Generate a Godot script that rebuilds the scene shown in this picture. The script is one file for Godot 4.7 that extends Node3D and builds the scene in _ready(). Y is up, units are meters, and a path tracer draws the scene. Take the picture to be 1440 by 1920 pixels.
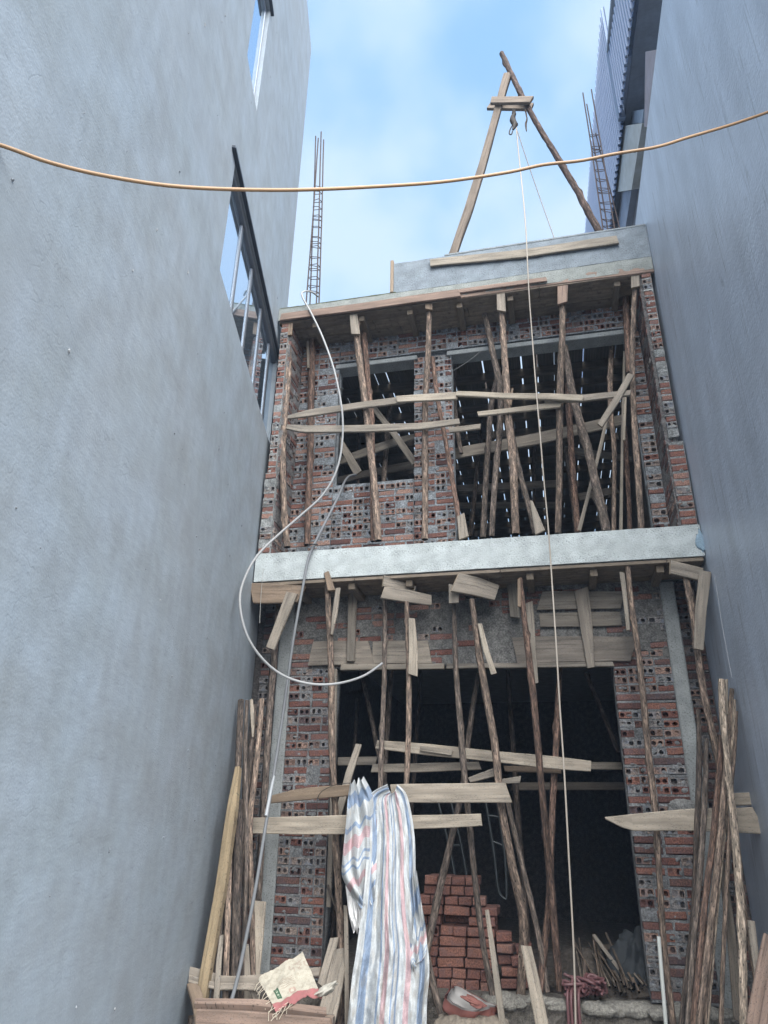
extends Node3D

# ---------------------------------------------------------------- frame of reference
# Facade axes: x to the right along the house front, y up, z towards the street. Metres.
const F := 1331.0
const EYE := Vector3(0, 1.6, 0)
const ZW := -6.2        # face of the brick walls
const ZF := -5.75       # front edge of the two slabs
const XR := 1.30        # face of the right neighbour's wall
var cam_basis := Basis()
var M := {}
var T := {}
var used := {}
var rng := RandomNumberGenerator.new()
var wob := FastNoiseLite.new()

func P(x: float, y: float, z: float) -> Vector3:
	var d = cam_basis * Vector3(x - 720.0, 960.0 - y, -F)
	return EYE + d * ((z - EYE.z) / d.z)

func on_plane(x: float, y: float, p0: Vector3, n: Vector3) -> Vector3:
	var d = cam_basis * Vector3(x - 720.0, 960.0 - y, -F)
	return EYE + d * (n.dot(p0 - EYE) / n.dot(d))

func mpp(p: Vector3) -> float:
	return -(cam_basis.transposed() * (p - EYE)).z / F

# ---------------------------------------------------------------- names and tags
func numbered(parent: Node, called: String) -> String:
	var key = str(parent.get_instance_id()) + called
	if not used.has(key):
		used[key] = 0
		return called
	used[key] += 1
	return "%s_%03d" % [called, used[key]]

func tag(o: Node, label := "", category := "", group := "", kind := "") -> Node:
	if label: o.set_meta("label", label)
	if category: o.set_meta("category", category)
	if group: o.set_meta("group", group)
	if kind: o.set_meta("kind", kind)
	return o

func thing(called: String, label: String, category: String, at := Vector3.ZERO, group := "") -> Node3D:
	var o := Node3D.new()
	o.name = numbered(self, called)
	add_child(o, true)
	o.position = at
	tag(o, label, category, group)
	return o

func put(mesh: Mesh, called: String, mat, parent: Node, at := Vector3.ZERO) -> MeshInstance3D:
	var o := MeshInstance3D.new()
	o.name = numbered(parent, called)
	o.mesh = mesh
	if mat: o.material_override = mat
	parent.add_child(o, true)
	o.position = at
	return o

# ---------------------------------------------------------------- textures
func nz(w: int, h: int, freq: float, seed_: int, sx := 1, sy := 1, oct := 4, kind := FastNoiseLite.TYPE_SIMPLEX_SMOOTH) -> PackedByteArray:
	var n := FastNoiseLite.new()
	n.noise_type = kind
	n.seed = seed_
	n.frequency = freq
	n.fractal_octaves = oct
	if kind == FastNoiseLite.TYPE_CELLULAR:
		n.cellular_return_type = FastNoiseLite.RETURN_DISTANCE
	var im = n.get_seamless_image(maxi(8, w / sx), maxi(8, h / sy), false, false, 0.2, true)
	im.convert(Image.FORMAT_L8)
	if sx != 1 or sy != 1:
		im.resize(w, h, Image.INTERPOLATE_CUBIC)
	return im.get_data()

func rgb_tex(w: int, h: int, f: Callable) -> ImageTexture:
	var b := PackedByteArray()
	b.resize(w * h * 3)
	for i in w * h:
		var c: Color = f.call(i)
		b[i * 3] = int(clampf(c.r, 0, 1) * 255.0)
		b[i * 3 + 1] = int(clampf(c.g, 0, 1) * 255.0)
		b[i * 3 + 2] = int(clampf(c.b, 0, 1) * 255.0)
	var im = Image.create_from_data(w, h, false, Image.FORMAT_RGB8, b)
	im.generate_mipmaps()
	return ImageTexture.create_from_image(im)

func grey_tex(w: int, h: int, f: Callable) -> ImageTexture:
	var b := PackedByteArray()
	b.resize(w * h)
	for i in w * h:
		b[i] = int(clampf(f.call(i), 0, 1) * 255.0)
	var im = Image.create_from_data(w, h, false, Image.FORMAT_L8, b)
	im.generate_mipmaps()
	return ImageTexture.create_from_image(im)

func mat(color: Color, rough := 0.9, albedo = null, height = null, relief := 0.0, triplanar := 0.0, world := true) -> StandardMaterial3D:
	var m := StandardMaterial3D.new()
	m.albedo_color = color
	m.roughness = rough
	m.vertex_color_use_as_albedo = true
	if albedo: m.albedo_texture = albedo
	if height:
		m.heightmap_enabled = true
		m.heightmap_texture = height
		m.heightmap_scale = relief
	if triplanar > 0.0:
		m.uv1_triplanar = true
		m.uv1_world_triplanar = world
		m.uv1_scale = Vector3(triplanar, triplanar, triplanar)
	return m

func make_materials() -> void:
	var w := 512
	# bark: flaky streaks along the pole, darker scars
	var a1 = nz(w, w, 0.03, 1, 1, 4)
	var a2 = nz(w, w, 0.028, 2, 1, 2)
	var a3 = nz(w, w, 0.09, 3, 1, 2)
	var a4 = nz(w, w, 0.035, 4, 1, 1, 2, FastNoiseLite.TYPE_CELLULAR)
	T.bark = rgb_tex(w, w, func(i):
		var s = a1[i] / 255.0; var p = a2[i] / 255.0; var g = a3[i] / 255.0; var k = a4[i] / 255.0
		var v = 0.70 + 0.20 * (s - 0.5) + 0.42 * (p - 0.5) + 0.36 * (g - 0.5)
		if p > 0.60 and s > 0.42: v += 0.14
		v *= 1.0 - 0.65 * clampf((0.24 - k) * 8.0, 0, 1) * (1.0 if p < 0.58 else 0.4)
		return Color(v, v * (0.975 - 0.03 * p), v * (0.955 - 0.05 * p)))
	T.bark_h = grey_tex(w, w, func(i): return 0.5 * a1[i] / 255.0 + 0.3 * a2[i] / 255.0 + 0.2 * a3[i] / 255.0)
	# sawn plank: grain, nail and cement specks
	var b1 = nz(w, w, 0.035, 11, 1, 16)
	var b2 = nz(w, w, 0.008, 12, 1, 2)
	var b3 = nz(w, w, 0.16, 13, 1, 2, 2)
	var b4 = nz(w, w, 0.05, 14, 1, 1, 3)
	T.plank = rgb_tex(w, w, func(i):
		var s = b1[i] / 255.0; var p = b2[i] / 255.0; var g = b3[i] / 255.0; var q = b4[i] / 255.0
		var v = 0.82 + 0.11 * (s - 0.5) + 0.24 * (p - 0.5)
		if s < 0.2: v *= 0.86
		if g < 0.22: v *= 0.62
		var cem = clampf((q - 0.6) * 4.0, 0, 1) * 0.5
		var c = Color(v, v * 0.955, v * 0.9)
		return c.lerp(Color(0.8, 0.81, 0.8), cem))
	T.plank_h = grey_tex(w, w, func(i): return 0.7 * b1[i] / 255.0 + 0.3 * b3[i] / 255.0)
	# board-marked concrete with air holes
	var c1 = nz(w, w, 0.012, 21)
	var c2 = nz(w, w, 0.12, 22, 1, 1, 3)
	var c3 = nz(w, w, 0.055, 23, 1, 1, 2, FastNoiseLite.TYPE_CELLULAR)
	T.concrete = rgb_tex(w, w, func(i):
		var p = c1[i] / 255.0; var g = c2[i] / 255.0; var h = c3[i] / 255.0
		var v = 0.86 + 0.15 * (p - 0.5) + 0.14 * (g - 0.5)
		if h < 0.09 and g > 0.42: v *= 0.55
		if g < 0.2: v *= 0.72
		return Color(v, v * 1.005, v))
	T.concrete_h = grey_tex(w, w, func(i): return 0.3 * c1[i] / 255.0 + 0.5 * c2[i] / 255.0 + (0.2 if c3[i] > 24 else 0.0))
	# brick clay and mortar
	T.clay = rgb_tex(w, w, func(i):
		var p = c1[i] / 255.0; var g = c2[i] / 255.0; var q = b4[i] / 255.0
		var v = 0.76 + 0.5 * (q - 0.5) + 0.25 * (g - 0.5)
		var grey = clampf((p - 0.50) * 4.0, 0, 1) * 0.6
		return Color(v, v * 0.97, v * 0.95).lerp(Color(0.66, 0.72, 0.8), grey))
	T.mortar = rgb_tex(w, w, func(i):
		var p = c1[i] / 255.0; var g = c2[i] / 255.0; var q = b4[i] / 255.0
		var v = 0.72 + 0.4 * (q - 0.5) + 0.3 * (p - 0.5) + 0.25 * (g - 0.5)
		return Color(v, v * 1.0, v * 1.0))
	# rendered walls: trowel marks, fine grain
	var n := 1024
	var d1 = nz(n, n, 0.006, 31, 1, 1, 5)
	var d2 = nz(n, n, 0.02, 32, 1, 5, 4)
	var d3 = nz(n, n, 0.16, 33, 1, 1, 3)
	var d4 = nz(n, n, 0.05, 34, 3, 1, 4)
	var d5 = nz(n, n, 0.011, 35, 1, 1, 3)
	var d6 = nz(n, n, 0.004, 36, 1, 1, 2)
	T.render = rgb_tex(n, n, func(i):
		var p = d1[i] / 255.0; var s = d2[i] / 255.0; var g = d3[i] / 255.0; var t = d4[i] / 255.0
		var v = 0.86 + 0.11 * (p - 0.5) + 0.06 * (s - 0.5) + 0.06 * (g - 0.5) + 0.06 * (t - 0.5)
		var arc = clampf(1.0 - absf(d5[i] / 255.0 - 0.5) * 40.0, 0, 1) * clampf((d6[i] / 255.0 - 0.5) * 5.0, 0, 1)
		v *= 1.0 - 0.05 * arc
		if t < 0.1: v *= 0.93
		return Color(v * (0.995 - 0.02 * (p - 0.5)), v, v * (1.0 + 0.03 * (p - 0.5))))
	T.render_h = grey_tex(n, n, func(i): return 0.2 * d1[i] / 255.0 + 0.45 * d3[i] / 255.0 + 0.35 * d4[i] / 255.0 - 0.25 * clampf(1.0 - absf(d5[i] / 255.0 - 0.5) * 40.0, 0, 1) * clampf((d6[i] / 255.0 - 0.5) * 5.0, 0, 1))
	# right wall: thin dark runs down the render
	var e1 = nz(n, n, 0.05, 41, 1, 64, 2)
	var e2 = nz(n, n, 0.008, 42, 1, 4, 4)
	var e3 = nz(n, n, 0.012, 43, 1, 2, 3)
	T.drips = rgb_tex(n, n, func(i):
		var s = e1[i] / 255.0; var p = e2[i] / 255.0; var q = e3[i] / 255.0; var g = d3[i] / 255.0
		var v = 0.85 + 0.10 * (p - 0.5) + 0.06 * (g - 0.5) + 0.07 * (q - 0.5)
		var run = clampf(1.0 - absf(s - 0.5) * 16.0, 0, 1) * clampf((q - 0.45) * 4.0, 0, 1)
		v *= 1.0 - 0.17 * run
		if g < 0.1 and q > 0.55: v *= 0.8
		return Color(v, v, v * 1.01))
	M.bark = mat(Color.WHITE, 0.92, T.bark, T.bark_h, 0.7)
	M.plank = mat(Color.WHITE, 0.88, T.plank, T.plank_h, 0.1)
	M.concrete = mat(Color.WHITE, 0.9, T.concrete, T.concrete_h, 0.5, 0.9)
	M.mortar = mat(Color.WHITE, 0.95, T.mortar, T.concrete_h, 1.2, 1.7)
	M.render_left = mat(Color.WHITE, 0.62, T.render, T.render_h, 0.2, 0.42)
	M.render_right = mat(Color.WHITE, 0.42, T.drips, T.render_h, 0.3, 0.28)
	M.plain = mat(Color.WHITE, 0.85, T.render, null, 0.0, 0.6)
	M.metal_sheet = mat(Color.WHITE, 0.5)
	M.metal_sheet.metallic = 0.1
	M.rust = mat(Color.WHITE, 0.75, T.mortar, null, 0.0, 6.0)
	M.rust.metallic = 0.3
	M.frame = mat(Color.WHITE, 0.4)
	M.frame.metallic = 0.4
	M.glass = mat(Color(0.72, 0.81, 0.90), 0.04)
	M.glass.metallic = 0.9
	M.cord = mat(Color.WHITE, 0.5)
	M.hose = mat(Color.WHITE, 0.7)
	M.cloth = mat(Color.WHITE, 0.8)
	M.cloth.backlight_enabled = true
	M.cloth.backlight = Color(0.3, 0.3, 0.3)
	M.dirt = mat(Color.WHITE, 1.0, T.mortar, T.concrete_h, 2.0, 0.8)
	# bricks: a handful of firings
	M.brick = []
	for c in [[.32, .155, .125], [.27, .135, .112], [.37, .21, .17], [.24, .11, .09], [.44, .27, .22], [.2, .115, .1], [.34, .19, .155], [.17, .085, .075], [.355, .175, .135], [.29, .16, .14], [.5, .33, .27], [.16, .11, .11], [.40, .34, .31], [.36, .36, .37], [.44, .31, .26], [.30, .21, .18], [.31, .30, .30]]:
		M.brick.append(mat(Color(c[0], c[1], c[2]).linear_to_srgb(), 0.93, T.clay, T.concrete_h, 0.4, 2.3))

# ---------------------------------------------------------------- mesh helpers
func quad(st: SurfaceTool, a: Vector3, b: Vector3, c: Vector3, d: Vector3, uv := [Vector2.ZERO, Vector2.RIGHT, Vector2.ONE, Vector2.DOWN]) -> void:
	# a bottom left, b bottom right, c top right, d top left seen from the front
	var v = [a, b, c, d]
	for i in [0, 3, 2, 0, 2, 1]:
		st.set_uv(uv[i])
		st.add_vertex(v[i])

func start(col := Color.WHITE) -> SurfaceTool:
	var st := SurfaceTool.new()
	st.begin(Mesh.PRIMITIVE_TRIANGLES)
	st.set_smooth_group(-1)
	st.set_color(col)
	return st

func finish(st: SurfaceTool) -> ArrayMesh:
	st.generate_normals()
	return st.commit()

func box(st: SurfaceTool, lo: Vector3, hi: Vector3) -> void:
	var p = func(i): return Vector3(hi.x if i & 1 else lo.x, hi.y if i & 2 else lo.y, hi.z if i & 4 else lo.z)
	for f in [[4, 5, 7, 6], [1, 0, 2, 3], [5, 1, 3, 7], [0, 4, 6, 2], [6, 7, 3, 2], [0, 1, 5, 4]]:
		quad(st, p.call(f[0]), p.call(f[1]), p.call(f[2]), p.call(f[3]))

func bevel_box(lo: Vector3, hi: Vector3, b: float, col: Color) -> ArrayMesh:
	var st = start(col)
	bevel_into(st, lo, hi, b, 0.0, 0)
	return finish(st)

func bevel_into(st: SurfaceTool, lo: Vector3, hi: Vector3, b: float, jit: float, seed_: int) -> void:
	var r := RandomNumberGenerator.new()
	r.seed = seed_
	# three vertices per corner, shared faces, edges and corners
	var v := {}
	for i in 8:
		var s = Vector3(1 if i & 1 else -1, 1 if i & 2 else -1, 1 if i & 4 else -1)
		var c = Vector3(hi.x if i & 1 else lo.x, hi.y if i & 2 else lo.y, hi.z if i & 4 else lo.z)
		c += Vector3(r.randf_range(-jit, jit), r.randf_range(-jit, jit), r.randf_range(-jit, jit))
		v[[i, 0]] = c - Vector3(0, s.y, s.z) * b
		v[[i, 1]] = c - Vector3(s.x, 0, s.z) * b
		v[[i, 2]] = c - Vector3(s.x, s.y, 0) * b
	var faces = [[[4, 5, 7, 6], 2], [[1, 0, 2, 3], 2], [[5, 1, 3, 7], 0], [[0, 4, 6, 2], 0], [[6, 7, 3, 2], 1], [[0, 1, 5, 4], 1]]
	for f in faces:
		quad(st, v[[f[0][0], f[1]]], v[[f[0][1], f[1]]], v[[f[0][2], f[1]]], v[[f[0][3], f[1]]])
	for e in [[4, 5, 2, 1], [6, 7, 1, 2], [0, 1, 1, 2], [2, 3, 2, 1], [4, 6, 0, 2], [5, 7, 2, 0], [0, 2, 2, 0], [1, 3, 0, 2], [0, 4, 1, 0], [1, 5, 0, 1], [2, 6, 0, 1], [3, 7, 1, 0]]:
		# winding does not matter to the tracer; normals follow the quad
		quad(st, v[[e[0], e[3]]], v[[e[1], e[3]]], v[[e[1], e[2]]], v[[e[0], e[2]]])
	for i in 8:
		for k in 3:
			st.set_uv(Vector2.ZERO)
			st.add_vertex(v[[i, k]])

func spline(p: Array, t: float):
	# Catmull-Rom through the points, t from 0 to size - 1
	var i = clampi(int(t), 0, p.size() - 2)
	var u = t - i
	var p0 = p[maxi(i - 1, 0)]
	var p1 = p[i]
	var p2 = p[i + 1]
	var p3 = p[mini(i + 2, p.size() - 1)]
	return 0.5 * ((2.0 * p1) + (p2 - p0) * u + (2.0 * p0 - 5.0 * p1 + 4.0 * p2 - p3) * u * u + (3.0 * p1 - p0 - 3.0 * p2 + p3) * u * u * u)

func tube_into(st: SurfaceTool, pts: Array, rad: Array, sides: int, step: float, rough: float, bend: float, seed_: int, col: Color, o := Vector3.ZERO, shade := 0.0) -> void:
	var length := 0.0
	for i in pts.size() - 1:
		length += pts[i].distance_to(pts[i + 1])
	var n = maxi(2, int(length / step))
	var ring := []
	var at := []
	var axis: Vector3 = (pts[1] - pts[0]).normalized()
	var side = axis.cross(Vector3(0.2, 0.1, 1).normalized()).normalized()
	var knots := []
	var r := RandomNumberGenerator.new()
	r.seed = seed_
	if rough > 0.0:
		for k in int(length * 5.0) + 1:
			knots.append([r.randf() * length, r.randf() * TAU, r.randf_range(0.2, 0.7)])
	var along := 0.0
	var last: Vector3 = pts[0]
	var base_phase = r.randf() * 100.0
	for i in n + 1:
		var t = float(i) / n * (pts.size() - 1)
		var c: Vector3 = spline(pts, t)
		var rr: float = spline(rad, t)
		along += c.distance_to(last) if i else 0.0
		last = c
		if bend > 0.0:
			c += Vector3(wob.get_noise_2d(along * 60.0, base_phase * 37.0), 0, wob.get_noise_2d(along * 60.0, base_phase * 37.0 + 500.0)) * bend
		at.append([c, rr, along])
	for i in n + 1:
		var c: Vector3 = at[i][0]
		var dir: Vector3 = (at[mini(i + 1, n)][0] - at[maxi(i - 1, 0)][0]).normalized()
		side = (side - dir * side.dot(dir)).normalized()
		var up = dir.cross(side)
		var row := []
		for k in sides:
			var a = TAU * k / sides
			var q = 1.0
			if rough > 0.0:
				q += rough * (0.7 * wob.get_noise_3d(cos(a) * 70.0 + base_phase * 20.0, at[i][2] * 550.0, sin(a) * 70.0) + 0.5 * wob.get_noise_3d(cos(a) * 150.0, at[i][2] * 1500.0 + base_phase * 90.0, sin(a) * 150.0))
				for kn in knots:
					var da = absf(angle_difference(a, kn[1]))
					var dl = absf(at[i][2] - kn[0]) / (at[i][1] * 1.2)
					if da < 1.0 and dl < 1.6: q += kn[2] * exp(-da * da * 4.0 - dl * dl * 1.5)
			row.append(c + (side * cos(a) + up * sin(a)) * at[i][1] * q)
		ring.append(row)
	for i in n:
		for k in sides:
			var k1 = (k + 1) % sides
			var idx = [[i, k, k], [i + 1, k, k], [i + 1, k1, k + 1], [i, k, k], [i + 1, k1, k + 1], [i, k1, k + 1]]
			for q in idx:
				var v: Vector3 = ring[q[0]][q[1]]
				st.set_normal((v - at[q[0]][0]).normalized())
				st.set_uv(Vector2(float(q[2]) / sides * maxf(0.4, at[q[0]][1] * 14.0), at[q[0]][2] * 1.1 + base_phase))
				var tone = 1.0 + shade * wob.get_noise_2d(at[q[0]][2] * 50.0, base_phase * 50.0)
				st.set_color(Color(col.r * tone, col.g * tone, col.b * tone))
				st.add_vertex(v - o)
	for e in [[0, -1.0], [n, 1.0]]:
		var c: Vector3 = at[e[0]][0]
		var dir: Vector3 = (at[mini(e[0] + 1, n)][0] - at[maxi(e[0] - 1, 0)][0]).normalized() * e[1]
		st.set_color(Color(col.r * 1.5, col.g * 1.45, col.b * 1.35))
		for k in sides:
			for v in [c, ring[e[0]][k], ring[e[0]][(k + 1) % sides]]:
				st.set_normal(dir)
				st.set_uv(Vector2(0.3, 0.3))
				st.add_vertex(v - o)

func tube(pts: Array, radius, sides: int, step: float, rough: float, bend: float, seed_: int, col: Color, o := Vector3.ZERO, shade := 0.0) -> ArrayMesh:
	var st := SurfaceTool.new()
	st.begin(Mesh.PRIMITIVE_TRIANGLES)
	var rad = radius
	if not rad is Array:
		rad = []
		for p in pts: rad.append(float(radius))
	tube_into(st, pts, rad, sides, step, rough, bend, seed_, col, o, shade)
	return st.commit()

# A plank along pts with a height at each point, lying in the plane whose front normal is given.
func plank_mesh(pts: Array, hs: Array, thick: float, front: Vector3, seed_: int, col: Color, o: Vector3, wany := 0.06, chip := 0.5) -> ArrayMesh:
	var st = start(col)
	var length := 0.0
	for i in pts.size() - 1: length += pts[i].distance_to(pts[i + 1])
	var n = clampi(int(length / 0.09), 3, 34)
	var rows := []
	var r := RandomNumberGenerator.new()
	r.seed = seed_
	var ph = r.randf() * 1000.0
	var along := 0.0
	var last: Vector3 = pts[0]
	for i in n + 1:
		var t = float(i) / n * (pts.size() - 1)
		var k = clampi(int(t), 0, pts.size() - 2)
		var c: Vector3 = pts[k].lerp(pts[k + 1], t - k)
		var h: float = lerpf(hs[k], hs[k + 1], t - k)
		along += c.distance_to(last)
		last = c
		var dir: Vector3 = (pts[k + 1] - pts[k]).normalized()
		var up = front.cross(dir).normalized()
		var f = dir.cross(up).normalized()
		var top = h * (0.5 + wany * wob.get_noise_2d(along * 110.0, ph))
		var bot = h * (0.5 + wany * wob.get_noise_2d(along * 110.0, ph + 300.0))
		c += f * 0.006 * wob.get_noise_2d(along * 40.0, ph + 700.0)
		if i == 0 or i == n:   # sawn or broken ends are not square
			var sk = r.randf_range(-chip, chip) * h * 0.35
			c += dir * 0.0
			rows.append([c, up, f, top, bot, along, dir * sk])
		else:
			rows.append([c, up, f, top, bot, along, Vector3.ZERO])
	var b = minf(0.005, thick * 0.25)
	var ring := []
	for q in rows:
		var c: Vector3 = q[0]
		var up: Vector3 = q[1]
		var f: Vector3 = q[2]
		var u: float = q[3]
		var d: float = q[4]
		ring.append([
			c - up * (d - b) + f * thick * 0.5 - q[6], c + up * (u - b) + f * thick * 0.5 + q[6],
			c + up * u + f * (thick * 0.5 - b) + q[6], c + up * u - f * (thick * 0.5 - b) + q[6],
			c + up * (u - b) - f * thick * 0.5 + q[6], c - up * (d - b) - f * thick * 0.5 - q[6],
			c - up * d - f * (thick * 0.5 - b) - q[6], c - up * d + f * (thick * 0.5 - b) - q[6]])
	var vs = [0.0, 1.0, 1.02, 1.1, 1.12, 2.1, 2.12, 2.2, 2.22]
	for i in n:
		var hh = (rows[i][3] + rows[i][4]) * 2.6
		for k in 8:
			var k1 = (k + 1) % 8
			var u0 = vs[k] * hh + ph
			var u1 = vs[k + 1] * hh + ph
			quad(st, ring[i][k] - o, ring[i + 1][k] - o, ring[i + 1][k1] - o, ring[i][k1] - o,
				[Vector2(u0, rows[i][5] + ph), Vector2(u0, rows[i + 1][5] + ph), Vector2(u1, rows[i + 1][5] + ph), Vector2(u1, rows[i][5] + ph)])
	st.set_color(Color(col.r * 1.2, col.g * 1.12, col.b * 1.0))
	for e in [0, n]:
		for k in range(1, 7):
			for v in ([0, k, k + 1] if e else [0, k + 1, k]):
				st.set_uv(Vector2(0.2, 0.3 + 0.01 * v))
				st.add_vertex(ring[e][v] - o)
	return finish(st)

# A panel in its own x-y plane, front at z = 0, with rectangular holes [x0, x1, y0, y1]
func panel(st: SurfaceTool, x0: float, x1: float, y0: float, y1: float, holes: Array, thick: float, cell: float, bump: float, tint: Callable) -> void:
	var xs := [x0, x1]
	var ys := [y0, y1]
	for h in holes:
		xs.append_array([h[0], h[1]])
		ys.append_array([h[2], h[3]])
	xs.sort()
	ys.sort()
	var grid = func(a, lo, hi):
		var g := []
		for i in a.size() - 1:
			if a[i] < lo - 1e-5 or a[i + 1] > hi + 1e-5 or a[i + 1] - a[i] < 1e-4: continue
			var n = maxi(1, int(ceil((a[i + 1] - a[i]) / cell)))
			for k in n: g.append(lerpf(a[i], a[i + 1], float(k) / n))
		g.append(hi)
		return g
	var gx = grid.call(xs, x0, x1)
	var gy = grid.call(ys, y0, y1)
	var inside = func(x, y):
		if x < x0 or x > x1 or y < y0 or y > y1: return false
		for h in holes:
			if x > h[0] and x < h[1] and y > h[2] and y < h[3]: return false
		return true
	var at = func(x, y):
		var z = 0.0
		if bump > 0.0: z = bump * (wob.get_noise_2d(x * 500.0, y * 500.0) + 0.7 * wob.get_noise_2d(x * 1500.0, y * 1500.0))
		return Vector3(x, y, z)
	for i in gx.size() - 1:
		for j in gy.size() - 1:
			var a = gx[i]; var b = gx[i + 1]; var c = gy[j]; var d = gy[j + 1]
			var mx = (a + b) / 2.0; var my = (c + d) / 2.0
			if not inside.call(mx, my): continue
			st.set_normal(Vector3(0, 0, 1))
			for q in [[a, c], [a, d], [b, d], [a, c], [b, d], [b, c]]:
				st.set_color(tint.call(q[0], q[1]))
				st.set_uv(Vector2(q[0], q[1]))
				st.add_vertex(at.call(q[0], q[1]))
			st.set_color(tint.call(mx, my))
			var k = Vector3(0, 0, -thick)
			quad(st, Vector3(b, c, 0) + k, Vector3(a, c, 0) + k, Vector3(a, d, 0) + k, Vector3(b, d, 0) + k)
			var w = 0.001
			if not inside.call(a - w, my): quad(st, Vector3(a, c, 0) + k, at.call(a, c), at.call(a, d), Vector3(a, d, 0) + k)
			if not inside.call(b + w, my): quad(st, at.call(b, c), Vector3(b, c, 0) + k, Vector3(b, d, 0) + k, at.call(b, d))
			if not inside.call(mx, d + w): quad(st, at.call(a, d), at.call(b, d), Vector3(b, d, 0) + k, Vector3(a, d, 0) + k)
			if not inside.call(mx, c - w): quad(st, Vector3(a, c, 0) + k, Vector3(b, c, 0) + k, at.call(b, c), at.call(a, c))

# ---------------------------------------------------------------- bricks
var brick_solid := []
var brick_header := []
const COURSE := 0.0705

func make_bricks() -> void:
	for v in 4:
		var st = start()
		bevel_into(st, Vector3(-0.101, -0.0265, -0.1), Vector3(0.101, 0.0265, 0.0), 0.006, 0.004, 50 + v)
		brick_solid.append(finish(st))
	for v in 8:
		var r := RandomNumberGenerator.new()
		r.seed = 90 + v
		var st = start()
		var w = 0.0485
		var h = 0.0265
		var j = func(): return r.randf_range(-0.006, 0.006)
		var x = [-w, -0.041 + j.call(), -0.008 + j.call(), 0.008 + j.call(), 0.041 + j.call(), w]
		var y = [-h, -0.0185 + j.call() * 0.7, 0.0185 + j.call() * 0.7, h]
		var pt = func(a, b): return Vector3(x[a], y[b], 0)
		quad(st, pt.call(0, 0), pt.call(5, 0), pt.call(5, 1), pt.call(0, 1))
		quad(st, pt.call(0, 2), pt.call(5, 2), pt.call(5, 3), pt.call(0, 3))
		for k in [0, 2, 4]: quad(st, pt.call(k, 1), pt.call(k + 1, 1), pt.call(k + 1, 2), pt.call(k, 2))
		for k in [1, 3]:
			# some holes are plugged with mortar, most are open
			var deep = Vector3(0, 0, [-0.004, -0.012, -0.03, -0.058][(v * 2 + k) % 4] if v > 1 else -0.058)
			var a = pt.call(k, 1); var b = pt.call(k + 1, 1); var c = pt.call(k + 1, 2); var d = pt.call(k, 2)
			quad(st, a, a + deep, d + deep, d)
			quad(st, b + deep, b, c, c + deep)
			quad(st, a, b, b + deep, a + deep)
			quad(st, d + deep, c + deep, c, d)
			quad(st, a + deep, b + deep, c + deep, d + deep)
			var cx = (b - a) * r.randf_range(0.2, 0.42)
			var cy = (d - a) * r.randf_range(0.2, 0.42)
			for t3 in [[a, a + cy, a + cx], [b, b - cx, b + cy], [c, c - cy, c - cx], [d, d + cx, d - cy]]:
				for v3 in t3:
					st.set_uv(Vector2.ZERO)
					st.add_vertex(v3 + Vector3(0, 0, -0.002))
		var back = Vector3(0, 0, -0.1)
		var e = [Vector3(-w, -h, 0), Vector3(w, -h, 0), Vector3(w, h, 0), Vector3(-w, h, 0)]
		for k in 4: quad(st, e[(k + 1) % 4], e[k], e[k] + back, e[(k + 1) % 4] + back)
		brick_header.append(finish(st))

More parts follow.
